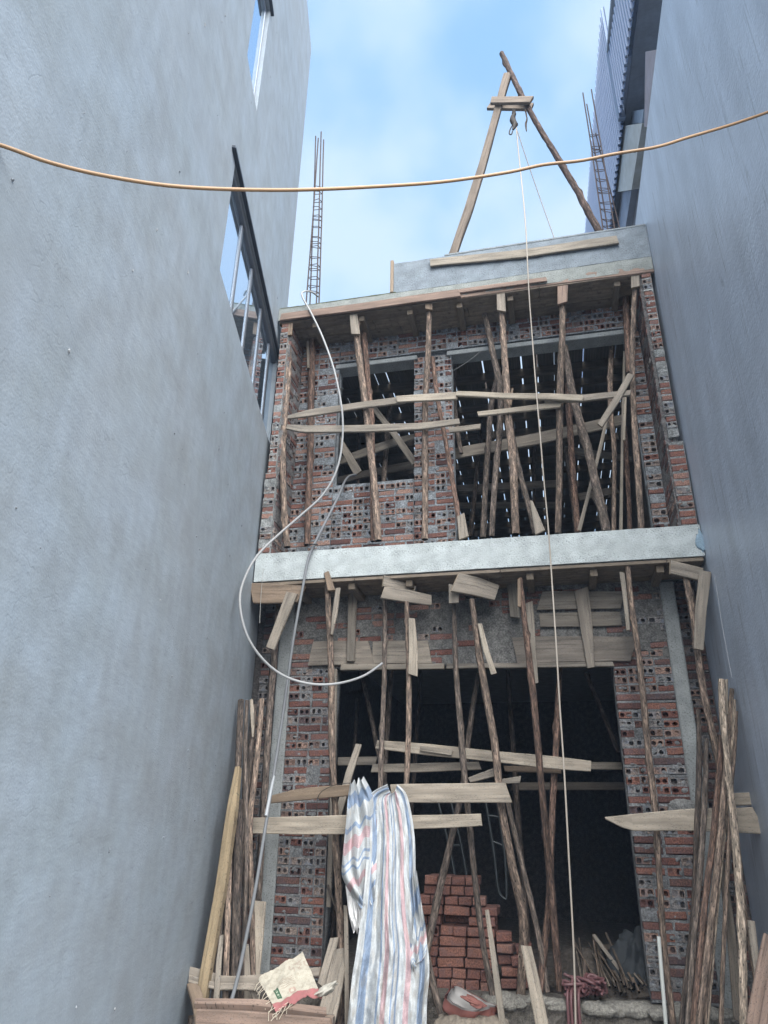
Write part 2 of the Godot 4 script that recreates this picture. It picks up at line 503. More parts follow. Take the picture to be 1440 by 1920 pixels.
# Fill regions [x0, x1, y0, y1] of a wall's own x-y plane with courses; the first `most` bricks (nearest the eye) are parts.
func brick_wall(root: Node3D, regions: Array, base: float, thick: float, seed_: int, most := 300, headers := 0.62, missing := 0.05, mortar_col := Color(0.38, 0.41, 0.44), tones := [], smears := 0.25) -> void:
	var r := RandomNumberGenerator.new()
	r.seed = seed_
	var st = start()
	var tint = func(x, y):
		var k = 1.0 + 0.25 * wob.get_noise_2d(x * 90.0 + seed_, y * 90.0)
		return Color(mortar_col.r * k, mortar_col.g * k, mortar_col.b * k)
	var list := []
	var blob := start()
	blob.set_smooth_group(0)
	var joint = func(xa, xb, ya, yb, zf):
		# a strip of mortar with wandering edges
		var n = maxi(1, int((xb - xa) / 0.045))
		var pts := []
		for i in n + 1:
			var x = lerpf(xa, xb, float(i) / n)
			var e = 0.004
			var f = zf + 0.004 * wob.get_noise_2d(x * 2600.0, ya * 2600.0)
			pts.append([Vector3(x, ya + e * wob.get_noise_2d(x * 2300.0, ya * 900.0), f), Vector3(x, yb + e * wob.get_noise_2d(x * 2300.0 + 300.0, yb * 900.0), f + r.randf_range(-0.002, 0.002))])
		var back = Vector3(0, 0, -0.05)
		for i in n:
			var p = pts[i]
			var q = pts[i + 1]
			st.set_color(tint.call(p[0].x, p[0].y))
			quad(st, p[0], q[0], q[1], p[1])
			quad(st, p[1], q[1], q[1] + back, p[1] + back)
			quad(st, p[0] + back, q[0] + back, q[0], p[0])
		quad(st, pts[0][0] + back, pts[0][0], pts[0][1], pts[0][1] + back)
		quad(st, pts[n][0], pts[n][0] + back, pts[n][1] + back, pts[n][1])
	for g in regions:
		var sh := SurfaceTool.new()
		sh.begin(Mesh.PRIMITIVE_TRIANGLES)
		sh.set_smooth_group(-1)
		panel(sh, g[0], g[1], g[2], g[3], [], maxf(0.01, thick - 0.06), 0.4, 0.0, tint)
		st.append_from(sh.commit(), 0, Transform3D(Basis(), Vector3(0, 0, -0.06)))
		var row0 = int(ceil((g[2] - base) / COURSE - 0.2))
		var row1 = int(floor((g[3] - base) / COURSE + 0.2))
		for row in range(row0, row1):
			var y = base + (row + 0.5) * COURSE
			joint.call(g[0], g[1], y - COURSE / 2 - 0.009, y - COURSE / 2 + 0.009, 0.001)
			if row == row1 - 1: joint.call(g[0], g[1], y + COURSE / 2 - 0.012, minf(y + COURSE / 2 + 0.03, g[3]), 0.001)
			var x = g[0] + r.randf_range(0.0, 0.006)
			var head_row = r.randf() < headers
			while x < g[1] - 0.03:
				var header = r.randf() < (0.88 if head_row else 0.3)
				var len = (0.097 if header else 0.204)
				var w = minf(len, g[1] - x - 0.002)
				if w < 0.03: break
				if g[1] - (x + w) < 0.045: w = g[1] - x - 0.002
				if r.randf() > missing:
					var s = w / len
					var z = 0.004 + r.randf_range(-0.005, 0.005)
					var b := Basis.from_euler(Vector3(r.randf_range(-0.03, 0.03), r.randf_range(-0.03, 0.03), r.randf_range(-0.02, 0.02)))
					b = b * Basis.from_scale(Vector3(s, r.randf_range(0.92, 1.04), minf(1.0, thick / 0.105)))
					var pick = r.randi() % M.brick.size()
					if tones.size(): pick = tones[r.randi() % tones.size()]
					if header and r.randf() < 0.7: pick = 12 + r.randi() % 5
					list.append([Transform3D(b, Vector3(x + w / 2, y + r.randf_range(-0.004, 0.004), z)), (brick_header[r.randi() % 8] if header else brick_solid[r.randi() % 4]), pick])
					if r.randf() < smears:   # mortar squeezed over the brick
						var c = Vector3(x + w * r.randf(), y + r.randf_range(-0.03, 0.03), z + 0.001)
						var rx = r.randf_range(0.015, 0.05)
						var ry = r.randf_range(0.008, 0.028)
						blob.set_color(tint.call(c.x, c.y))
						var ring := []
						for k in 9:
							var a = TAU * k / 9
							var q = r.randf_range(0.65, 1.2)
							ring.append(Vector3(clampf(c.x + cos(a) * rx * q, g[0], g[1]), clampf(c.y + sin(a) * ry * q, g[2], g[3]), c.z - 0.008))
						var top = c + Vector3(0, 0, r.randf_range(0.005, 0.011))
						for k in 9:
							for p in [top, ring[(k + 1) % 9], ring[k]]:
								blob.set_uv(Vector2.ZERO)
								blob.add_vertex(p)
				else:
					joint.call(x - 0.004, x + w + 0.004, y - 0.03, y + 0.03, 0.003)
				var gap = r.randf_range(0.008, 0.016)
				joint.call(x + w - 0.003, minf(x + w + gap + 0.003, g[1]), y - 0.03, y + 0.03, 0.0)
				x += w + gap
	put(finish(st), "mortar", M.mortar, root)
	if smears > 0.0: put(finish(blob), "mortar_smear", M.mortar, root)
	var rest := {}
	for i in list.size():
		var q = list[i]
		if i < most:
			var o = put(q[1], "brick", M.brick[q[2]], root)
			o.transform = q[0]
		else:
			if not rest.has(q[2]):
				rest[q[2]] = SurfaceTool.new()
			rest[q[2]].append_from(q[1], 0, q[0])
	if rest.size():
		var am := ArrayMesh.new()
		for k in rest:
			rest[k].set_material(M.brick[k])
			rest[k].commit(am)
		tag(put(am, "brick_courses", null, root), "", "", "", "stuff")

# ---------------------------------------------------------------- poles and planks from measured points
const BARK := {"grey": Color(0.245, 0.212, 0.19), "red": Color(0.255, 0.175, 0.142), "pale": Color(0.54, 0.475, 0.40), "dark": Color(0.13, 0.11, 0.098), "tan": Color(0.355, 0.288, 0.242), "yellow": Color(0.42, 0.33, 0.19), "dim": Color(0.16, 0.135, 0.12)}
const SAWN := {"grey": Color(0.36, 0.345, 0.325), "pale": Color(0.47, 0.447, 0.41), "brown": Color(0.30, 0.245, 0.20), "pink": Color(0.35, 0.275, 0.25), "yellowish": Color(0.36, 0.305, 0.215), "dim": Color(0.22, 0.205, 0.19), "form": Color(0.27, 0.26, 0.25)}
var pole_no := 0

# pts: [x, y, distance, width in the photograph], from the top down; ground: carry the foot on down to that height
func pole(called: String, category: String, pts: Array, tone: String, label: String, group := "", ground = null, rough := 0.16) -> Node3D:
	pole_no += 1
	var c := []
	var rad := []
	for p in pts:
		var v = P(p[0], p[1], p[2])
		c.append(v)
		rad.append(mpp(v) * p[3] * 0.445)
	if ground != null:
		var a: Vector3 = c[-1]
		var d: Vector3 = (a - c[-2]).normalized()
		if a.y > ground + 0.02 and d.y < -0.3:
			c.append(a + d * ((ground - a.y) / d.y))
			rad.append(rad[-1] * 1.05)
	var o: Vector3 = c[-1]
	var k = BARK[tone]
	var t = 0.88 + 0.24 * fposmod(pole_no * 0.618, 1.0)
	var th = thing(called, label, category, o, group)
	put(tube(c, rad, 10, 0.05, rough, 0.008, pole_no * 7 + 3, Color(k.r * t, k.g * t, k.b * t), o, 0.5), "pole_shaft", M.bark, th)
	return th

# a piece of board nailed to a pole: measured as top and bottom point plus width
func nailed(th: Node3D, called: String, pts: Array, tone: String, thick := 0.03, front := Vector3(0, 0, 1)) -> void:
	pole_no += 1
	var c := []
	var hs := []
	for p in pts:
		var v = P(p[0], p[1], p[2])
		c.append(v)
		hs.append(mpp(v) * p[3])
	put(plank_mesh(c, hs, thick, front, pole_no * 11, SAWN[tone], th.position), called, M.plank, th)

func plank(called: String, pts: Array, tone: String, label: String, group := "", thick := 0.03, front := Vector3(0, 0, 1), category := "plank", wany := 0.06) -> Node3D:
	pole_no += 1
	var c := []
	var hs := []
	for p in pts:
		var v = P(p[0], p[1], p[2])
		c.append(v)
		hs.append(mpp(v) * p[3])
	var o: Vector3 = c[0]
	var t = 0.9 + 0.2 * fposmod(pole_no * 0.618, 1.0)
	var k = SAWN[tone]
	var m = put(plank_mesh(c, hs, thick, front, pole_no * 11, Color(k.r * t, k.g * t, k.b * t), o, wany), called, M.plank, self, o)
	tag(m, label, category, group)
	return m

func make_sky() -> Sky:
	var w := 1024
	var h := 512
	var n := FastNoiseLite.new()
	n.seed = 5
	n.frequency = 1.0
	n.fractal_octaves = 6
	n.fractal_gain = 0.52
	var n2 := FastNoiseLite.new()
	n2.seed = 9
	n2.frequency = 0.45
	n2.fractal_octaves = 3
	var b := PackedByteArray()
	b.resize(w * h * 3)
	for j in h:
		var el = PI * (0.5 - (j + 0.5) / h)
		var y = sin(el)
		var yy = maxf(y, 0.0)
		for i in w:
			var az = TAU * (i + 0.5) / w
			var d = Vector3(cos(el) * cos(az), y, cos(el) * sin(az))
			var c = d / (yy + 0.35) * 1.5
			var v = n.get_noise_3dv(c) + 0.7 * n2.get_noise_3dv(c)
			var cloud = smoothstep(-0.5, 0.26, v + 0.5 * n.get_noise_3dv(c * 2.6 + Vector3(7, 0, 3)))
			var blue = Color(0.74, 0.87, 0.985).lerp(Color(0.58, 0.755, 0.95), pow(yy, 0.55))
			var col = blue.lerp(Color(0.80, 0.885, 0.975), cloud * 0.92)
			if y < 0.0: col = col.lerp(Color(0.36, 0.36, 0.36), smoothstep(0.0, 0.08, -y))
			var k = (j * w + i) * 3
			b[k] = int(col.r * 255.0)
			b[k + 1] = int(col.g * 255.0)
			b[k + 2] = int(col.b * 255.0)
	var im = Image.create_from_data(w, h, false, Image.FORMAT_RGB8, b)
	var pm := PanoramaSkyMaterial.new()
	pm.panorama = ImageTexture.create_from_image(im)
	pm.energy_multiplier = 0.136
	var s := Sky.new()
	s.sky_material = pm
	return s

func _ready() -> void:
	rng.seed = 4
	wob.seed = 77
	wob.noise_type = FastNoiseLite.TYPE_SIMPLEX_SMOOTH
	wob.frequency = 0.01
	wob.fractal_octaves = 2
	# camera
	var cam := Camera3D.new()
	cam.name = "camera"
	cam.position = EYE
	cam.rotation = Vector3(deg_to_rad(24.2078), deg_to_rad(13.2254), deg_to_rad(1.0838))
	cam.fov = rad_to_deg(2.0 * atan(960.0 / F))
	cam.near = 0.05
	cam.far = 400.0
	add_child(cam)
	cam_basis = Basis.from_euler(cam.rotation)
	cam.current = true
	# sky, exposure
	var env := Environment.new()
	env.background_mode = Environment.BG_SKY
	env.sky = make_sky()
	env.ambient_light_source = Environment.AMBIENT_SOURCE_SKY
	env.tonemap_mode = Environment.TONE_MAPPER_LINEAR
	env.tonemap_exposure = 8.9
	env.fog_enabled = true
	env.fog_density = 0.0026
	env.fog_light_color = Color(0.72, 0.82, 0.96)
	env.sdfgi_enabled = true
	env.ssao_enabled = true
	env.ssil_enabled = true
	var we := WorldEnvironment.new()
	we.name = "environment"
	we.environment = env
	add_child(we)
	# the veiled sun, high behind the camera
	var sun := DirectionalLight3D.new()
	sun.name = "sun"
	sun.light_energy = 0.5
	sun.light_angular_distance = 80.0
	sun.light_color = Color(1.0, 0.99, 0.97)
	sun.shadow_enabled = true
	add_child(sun)
	sun.look_at_from_position(Vector3(3.2, 7.4, 7.0), Vector3.ZERO)
	make_materials()
	make_bricks()
	setting()
	left_building()
	right_buildings()
	house()
	upper_props()
	lower_props()
	stacks()
	roof_things()
	lines()
	clutter()

# ---------------------------------------------------------------- setting
func setting() -> void:
	var st = start(Color(0.24, 0.22, 0.20))
	panel(st, -120, 120, -120, 120, [], 0.5, 24.0, 0.0, func(_x, _y): return Color(0.24, 0.22, 0.20))
	var g = put(finish(st), "ground", M.dirt, self)
	g.rotation.x = -PI / 2
	tag(g, "bare grey-brown earth of the building plot", "", "", "structure")

# frame of the left wall: x back along the wall, y up, z into the alley
func left_frame() -> Transform3D:
	var a = deg_to_rad(-13.0)
	return Transform3D(Basis(Vector3(sin(a), 0, -cos(a)), Vector3.UP, Vector3(cos(a), 0, sin(a))), Vector3(-2.575, 0, -5.75))

func local_px(t: Transform3D, x: float, y: float, off := 0.0) -> Vector3:
	return t.affine_inverse() * on_plane(x, y, t.origin + t.basis.z * off, t.basis.z)

func bar(root: Node3D, called: String, lo: Vector3, hi: Vector3, m, col: Color, b := 0.006) -> MeshInstance3D:
	return put(bevel_box(lo, hi, b, col), called, m, root)

func left_building() -> void:
	var t = left_frame()
	var b = thing("rendered_building", "tall building with a blank grey-blue rendered wall along the left of the plot", "building")
	b.transform = t
	var low = [-2.28, 0.20, 5.22, 6.28]
	var high = [-2.38, -1.88, 7.42, 8.86]
	var st = start()
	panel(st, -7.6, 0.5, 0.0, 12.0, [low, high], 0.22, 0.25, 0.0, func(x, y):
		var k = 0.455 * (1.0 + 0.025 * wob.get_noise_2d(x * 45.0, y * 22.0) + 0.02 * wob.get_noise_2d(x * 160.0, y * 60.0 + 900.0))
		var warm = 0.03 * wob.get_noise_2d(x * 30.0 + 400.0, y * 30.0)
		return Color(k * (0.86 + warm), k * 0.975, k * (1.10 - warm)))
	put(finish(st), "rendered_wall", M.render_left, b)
	var sp := SurfaceTool.new()
	sp.begin(Mesh.PRIMITIVE_TRIANGLES)
	sp.set_smooth_group(0)
	var rs := RandomNumberGenerator.new()
	rs.seed = 31
	for i in 170:
		var c = Vector3(rs.randf_range(-5.6, 0.3), rs.randf_range(0.2, 9.5), 0.004)
		if c.x > low[0] - 0.1 and c.x < low[1] + 0.1 and c.y > low[2] - 0.1 and c.y < low[3] + 0.15: continue
		if c.x > high[0] - 0.1 and c.x < high[1] + 0.1 and c.y > high[2] - 0.1: continue
		var big = 0.35 + 1.3 * pow(rs.randf(), 3.0)
		var tone = rs.randf()
		var tall = rs.randf_range(0.6, 3.0)
		sp.set_color(Color(0.62, 0.66, 0.70) if tone > 0.4 else Color(0.46, 0.51, 0.58))
		var ring := []
		for k in 8: ring.append(c + Vector3(cos(TAU * k / 8) * 0.006 * big * rs.randf_range(0.5, 1.3), sin(TAU * k / 8) * 0.006 * big * tall * rs.randf_range(0.5, 1.3), -0.002))
		for k in 8:
			for v in [c + Vector3(0, 0, 0.002 + 0.002 * big), ring[(k + 1) % 8], ring[k]]:
				sp.set_uv(Vector2.ZERO)
				sp.add_vertex(v)
	sp.generate_normals()
	tag(put(sp.commit(), "mortar_splashes", M.mortar, b), "", "", "", "stuff")
	var body = start(Color(0.5, 0.52, 0.54))
	box(body, Vector3(-7.6, 0, -4.2), Vector3(0.49, 11.9, -0.9))
	box(body, Vector3(0.30, 0, -0.9), Vector3(0.49, 11.9, -0.221))
	box(body, Vector3(-7.6, 11.8, -0.9), Vector3(0.30, 11.9, -0.221))
	put(finish(body), "building_body", M.plain, b)
	var dark = Color(0.045, 0.055, 0.075)
	var alu = Color(0.17, 0.19, 0.22)
	# lower window: five lights in a pale frame, sliding sashes, dark head
	var w = Node3D.new()
	w.name = "window"
	b.add_child(w, true)
	var z0 = -0.035
	bar(w, "window_frame", Vector3(low[0], low[2], z0 - 0.03), Vector3(low[1], low[2] + 0.05, z0 + 0.02), M.frame, alu)
	bar(w, "window_frame", Vector3(low[0], low[3] - 0.06, z0 - 0.03), Vector3(low[1], low[3], z0 + 0.02), M.frame, alu)
	for x in [-2.28, -1.74, -1.24, -0.70, -0.16]:
		bar(w, "mullion", Vector3(x, low[2] + 0.051, z0 - 0.028), Vector3(x + 0.055, low[3] - 0.061, z0 + 0.002), M.frame, alu)
		bar(w, "sash_edge", Vector3(x + 0.056, low[2] + 0.052, z0 - 0.02), Vector3(x + 0.074, low[3] - 0.062, z0 - 0.004), M.frame, dark)
	for x in [[-2.206, -1.74], [-1.666, -1.24], [-1.166, -0.70], [-0.626, -0.16], [-0.086, 0.20]]:
		bar(w, "pane", Vector3(x[0], low[2] + 0.051, z0 - 0.02), Vector3(x[1], low[3] - 0.061, z0 - 0.010), M.glass, Color.WHITE, 0.001)
	bar(w, "window_head", Vector3(low[0] - 0.14, low[3] + 0.003, -0.02), Vector3(low[1] + 0.02, low[3] + 0.036, 0.03), M.frame, dark)
	bar(w, "window_reveal", Vector3(low[0], low[2], -0.219), Vector3(low[1], low[3], -0.2), M.frame, dark)
	# upper window under a dark hood
	var u = Node3D.new()
	u.name = "window_001"
	b.add_child(u, true)
	bar(u, "window_frame", Vector3(high[0], high[2], z0 - 0.03), Vector3(high[1], high[2] + 0.05, z0 + 0.02), M.frame, Color(0.30, 0.34, 0.40))
	bar(u, "window_frame", Vector3(high[0], high[3] - 0.06, z0 - 0.03), Vector3(high[1], high[3], z0 + 0.0), M.frame, Color(0.30, 0.34, 0.40))
	for x in [high[0], high[1] - 0.035]:
		bar(u, "mullion", Vector3(x, high[2] + 0.051, z0 - 0.03), Vector3(x + 0.035, high[3] - 0.061, z0 + 0.0), M.frame, Color(0.30, 0.34, 0.40))
	bar(u, "pane", Vector3(high[0] + 0.036, high[2] + 0.051, z0 - 0.02), Vector3(high[1] - 0.036, high[3] - 0.061, z0 - 0.006), M.glass, Color.WHITE, 0.001)
	bar(u, "window_hood", Vector3(high[0] - 0.05, high[3] + 0.003, -0.02), Vector3(high[1] + 0.06, high[3] + 0.025, 0.03), M.frame, dark)
	bar(u, "window_reveal", Vector3(high[0], high[2], -0.219), Vector3(high[1], high[3], -0.2), M.frame, dark)

func right_buildings() -> void:
	var t := Transform3D(Basis(Vector3(0, 0, 1), Vector3.UP, Vector3(-1, 0, 0)), Vector3(XR, 0, 0))
	var b = thing("boundary_wall", "high blue-grey rendered party wall along the right of the plot", "wall")
	b.transform = t
	var st = start()
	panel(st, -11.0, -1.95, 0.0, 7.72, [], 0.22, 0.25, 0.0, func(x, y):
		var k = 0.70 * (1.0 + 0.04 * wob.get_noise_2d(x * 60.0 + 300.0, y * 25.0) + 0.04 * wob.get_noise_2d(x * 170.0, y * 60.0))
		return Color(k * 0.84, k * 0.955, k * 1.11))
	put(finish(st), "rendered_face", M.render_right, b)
	bar(b, "coping", Vector3(-11.0, 7.721, -0.22), Vector3(-1.95, 7.76, -0.008), M.concrete, Color(0.5, 0.52, 0.54))
	# the house beyond, clad in ribbed sheets above a recessed storey
	var h = thing("clad_house", "neighbouring house above the right wall clad in blue-grey ribbed metal sheets", "building")
	var a = deg_to_rad(-1.5)
	var c := Transform3D(Basis(Vector3(-sin(a), 0, cos(a)), Vector3.UP, Vector3(-cos(a), 0, -sin(a))), on_plane(1190, 0, Vector3(1.42, 0, 0), Vector3(1, 0, 0)))
	c.origin.y = 0.0
	h.transform = c
	var q = func(x, y, off := 0.0): return local_px(c, x, y, off)
	var e0 = q.call(1190, 0)
	var e1 = q.call(1150, 358)
	var m0 = q.call(1158, 0)
	var m1 = q.call(1143, 112)
	var t0 = q.call(1128, 0)
	var t1 = q.call(1097, 430)
	var tr = q.call(1152, 150)   # the trim where the tall sheets start
	var sheet = func(called, x0, x1, ya, yb, yc, yd, z, col):
		# ribs run up the wall; ya, yb bottom at x0, x1; yc, yd top
		var s = start(col)
		var xs := []
		var x = x0
		while x < x1:
			for step in [[0.0, 0.0], [0.055, 0.0], [0.062, 0.034], [0.094, 0.034]]:
				if x + step[0] < x1: xs.append([x + step[0], z + step[1]])
			x += 0.101
		xs.append([x1, z])
		for i in xs.size() - 1:
			var xa = xs[i][0]
			var xb = xs[i + 1][0]
			var za = xs[i][1]
			var zb = xs[i + 1][1]
			var fa = (xa - x0) / (x1 - x0)
			var fb = (xb - x0) / (x1 - x0)
			quad(s, Vector3(xa, lerpf(ya, yb, fa), za), Vector3(xb, lerpf(ya, yb, fb), zb), Vector3(xb, lerpf(yc, yd, fb), zb), Vector3(xa, lerpf(yc, yd, fa), za))
			quad(s, Vector3(xb, lerpf(ya, yb, fb), zb - 0.004), Vector3(xa, lerpf(ya, yb, fa), za - 0.004), Vector3(xa, lerpf(yc, yd, fa), za - 0.004), Vector3(xb, lerpf(yc, yd, fb), zb - 0.004))
		put(finish(s), called, M.metal_sheet, h)
	var blue = Color(0.085, 0.15, 0.29)
	var far = -9.0
	var by = func(x): return lerpf(e0.y, e1.y, (x - e0.x) / (e1.x - e0.x))
	var my = func(x): return lerpf(m0.y, m1.y, (x - m0.x) / (m1.x - m0.x))
	var ty = func(x): return lerpf(t0.y, t1.y, (x - t0.x) / (t1.x - t0.x))
	sheet.call("ribbed_sheet", tr.x, 1.2, by.call(tr.x), by.call(1.2), my.call(tr.x), my.call(1.2), 0.0, blue)
	sheet.call("ribbed_sheet", far, tr.x - 0.02, by.call(far), by.call(tr.x - 0.02), ty.call(far), ty.call(tr.x - 0.02), -0.03, blue)
	sheet.call("ribbed_sheet", tr.x - 0.01, 1.2, my.call(tr.x) - 0.1, my.call(1.2) - 0.1, ty.call(tr.x), ty.call(1.2), -0.30, Color(0.06, 0.11, 0.23))
	bar(h, "edge_trim", Vector3(tr.x - 0.03, by.call(tr.x), -0.05), Vector3(tr.x + 0.03, my.call(tr.x) + 0.05, 0.035), M.metal_sheet, Color(0.12, 0.17, 0.27))
	bar(h, "ledge_trim", Vector3(tr.x + 0.04, my.call(tr.x) + 0.002, -0.28), Vector3(1.2, my.call(tr.x) + 0.05, 0.05), M.metal_sheet, Color(0.35, 0.42, 0.52))
	var roof = start(Color(0.16, 0.21, 0.3))
	quad(roof, Vector3(far, ty.call(far) + 0.03, -0.33), Vector3(1.2, ty.call(1.2) + 0.03, -0.33), Vector3(1.2, ty.call(1.2) + 0.6, -3.0), Vector3(far, ty.call(far) + 0.6, -3.0))
	quad(roof, Vector3(far, ty.call(far), -0.33), Vector3(1.2, ty.call(1.2), -0.33), Vector3(1.2, ty.call(1.2) + 0.03, -0.33), Vector3(far, ty.call(far) + 0.03, -0.33))
	quad(roof, Vector3(1.2, ty.call(1.2), -0.33), Vector3(far, ty.call(far), -0.33), Vector3(far, ty.call(far) + 0.56, -3.0), Vector3(1.2, ty.call(1.2) + 0.56, -3.0))
	put(finish(roof), "roof", M.metal_sheet, h)
	# recess under the sheets: soffit, rear wall, white beam box, pink panel
	var yb = by.call(0.0)
	bar(h, "soffit", Vector3(far, yb + 0.10, -1.2), Vector3(1.2, yb + 0.14, -0.06), M.plain, Color(0.26, 0.32, 0.42))
	bar(h, "rear_wall", Vector3(far, 0.0, -1.4), Vector3(1.2, yb + 0.6, -1.21), M.plain, Color(0.34, 0.38, 0.45))
	bar(h, "side_wall", Vector3(far, yb + 0.14, -3.2), Vector3(1.2, ty.call(far) - 0.2, -1.41), M.plain, Color(0.34, 0.38, 0.45))
	var prism = func(called, corners, off, m, col):
		var st2 = start(col)
		var c4 := []
		for k in corners: c4.append(q.call(k[0], k[1], off))
		quad(st2, c4[0], c4[1], c4[2], c4[3])
		var d = Vector3(0, 0, -0.12)
		for k in 4: quad(st2, c4[(k + 1) % 4], c4[k], c4[k] + d, c4[(k + 1) % 4] + d)
		quad(st2, c4[1] + d, c4[0] + d, c4[3] + d, c4[2] + d)
		put(finish(st2), called, m, h)
	prism.call("white_panel", [[1152, 361], [1184, 356], [1204, 231], [1163, 237]], -0.06, M.plain, Color(0.52, 0.56, 0.58))
	prism.call("lower_wall", [[1157, 432], [1172, 432], [1184, 357], [1152, 362]], -0.12, M.plain, Color(0.30, 0.36, 0.48))
	prism.call("panel_head", [[1163, 236], [1204, 230], [1207, 205], [1160, 212]], -0.14, M.plain, Color(0.30, 0.38, 0.50))
	prism.call("dark_panel", [[1160, 211], [1207, 204], [1209, 98], [1176, 106]], -0.30, M.plain, Color(0.09, 0.14, 0.24))
	prism.call("pink_panel", [[1208, 238], [1224, 238], [1240, 92], [1210, 97]], -0.08, M.plain, Color(0.36, 0.33, 0.38))
	prism.call("concrete_strip", [[1172, 432], [1196, 432], [1226, 238], [1205, 238]], -0.20, M.concrete, Color(0.22, 0.23, 0.26))

# ---------------------------------------------------------------- the unfinished house
func slab(called: String, label: String, category: String, lo: Vector3, hi: Vector3, col: Color) -> Node3D:
	var th = thing(called, label, category, Vector3(lo.x, lo.y, hi.z))
	var st = start()
	panel(st, 0, hi.x - lo.x, 0, hi.y - lo.y, [], hi.z - lo.z, 0.06, 0.005, func(x, y):
		var k = 1.0 + 0.05 * wob.get_noise_2d(x * 120.0, y * 120.0) + 0.05 * wob.get_noise_2d(x * 30.0 + 70.0, 5.0)
		return Color(col.r * k, col.g * k, col.b * k))
	put(finish(st), "concrete_edge", M.concrete, th)
	return th

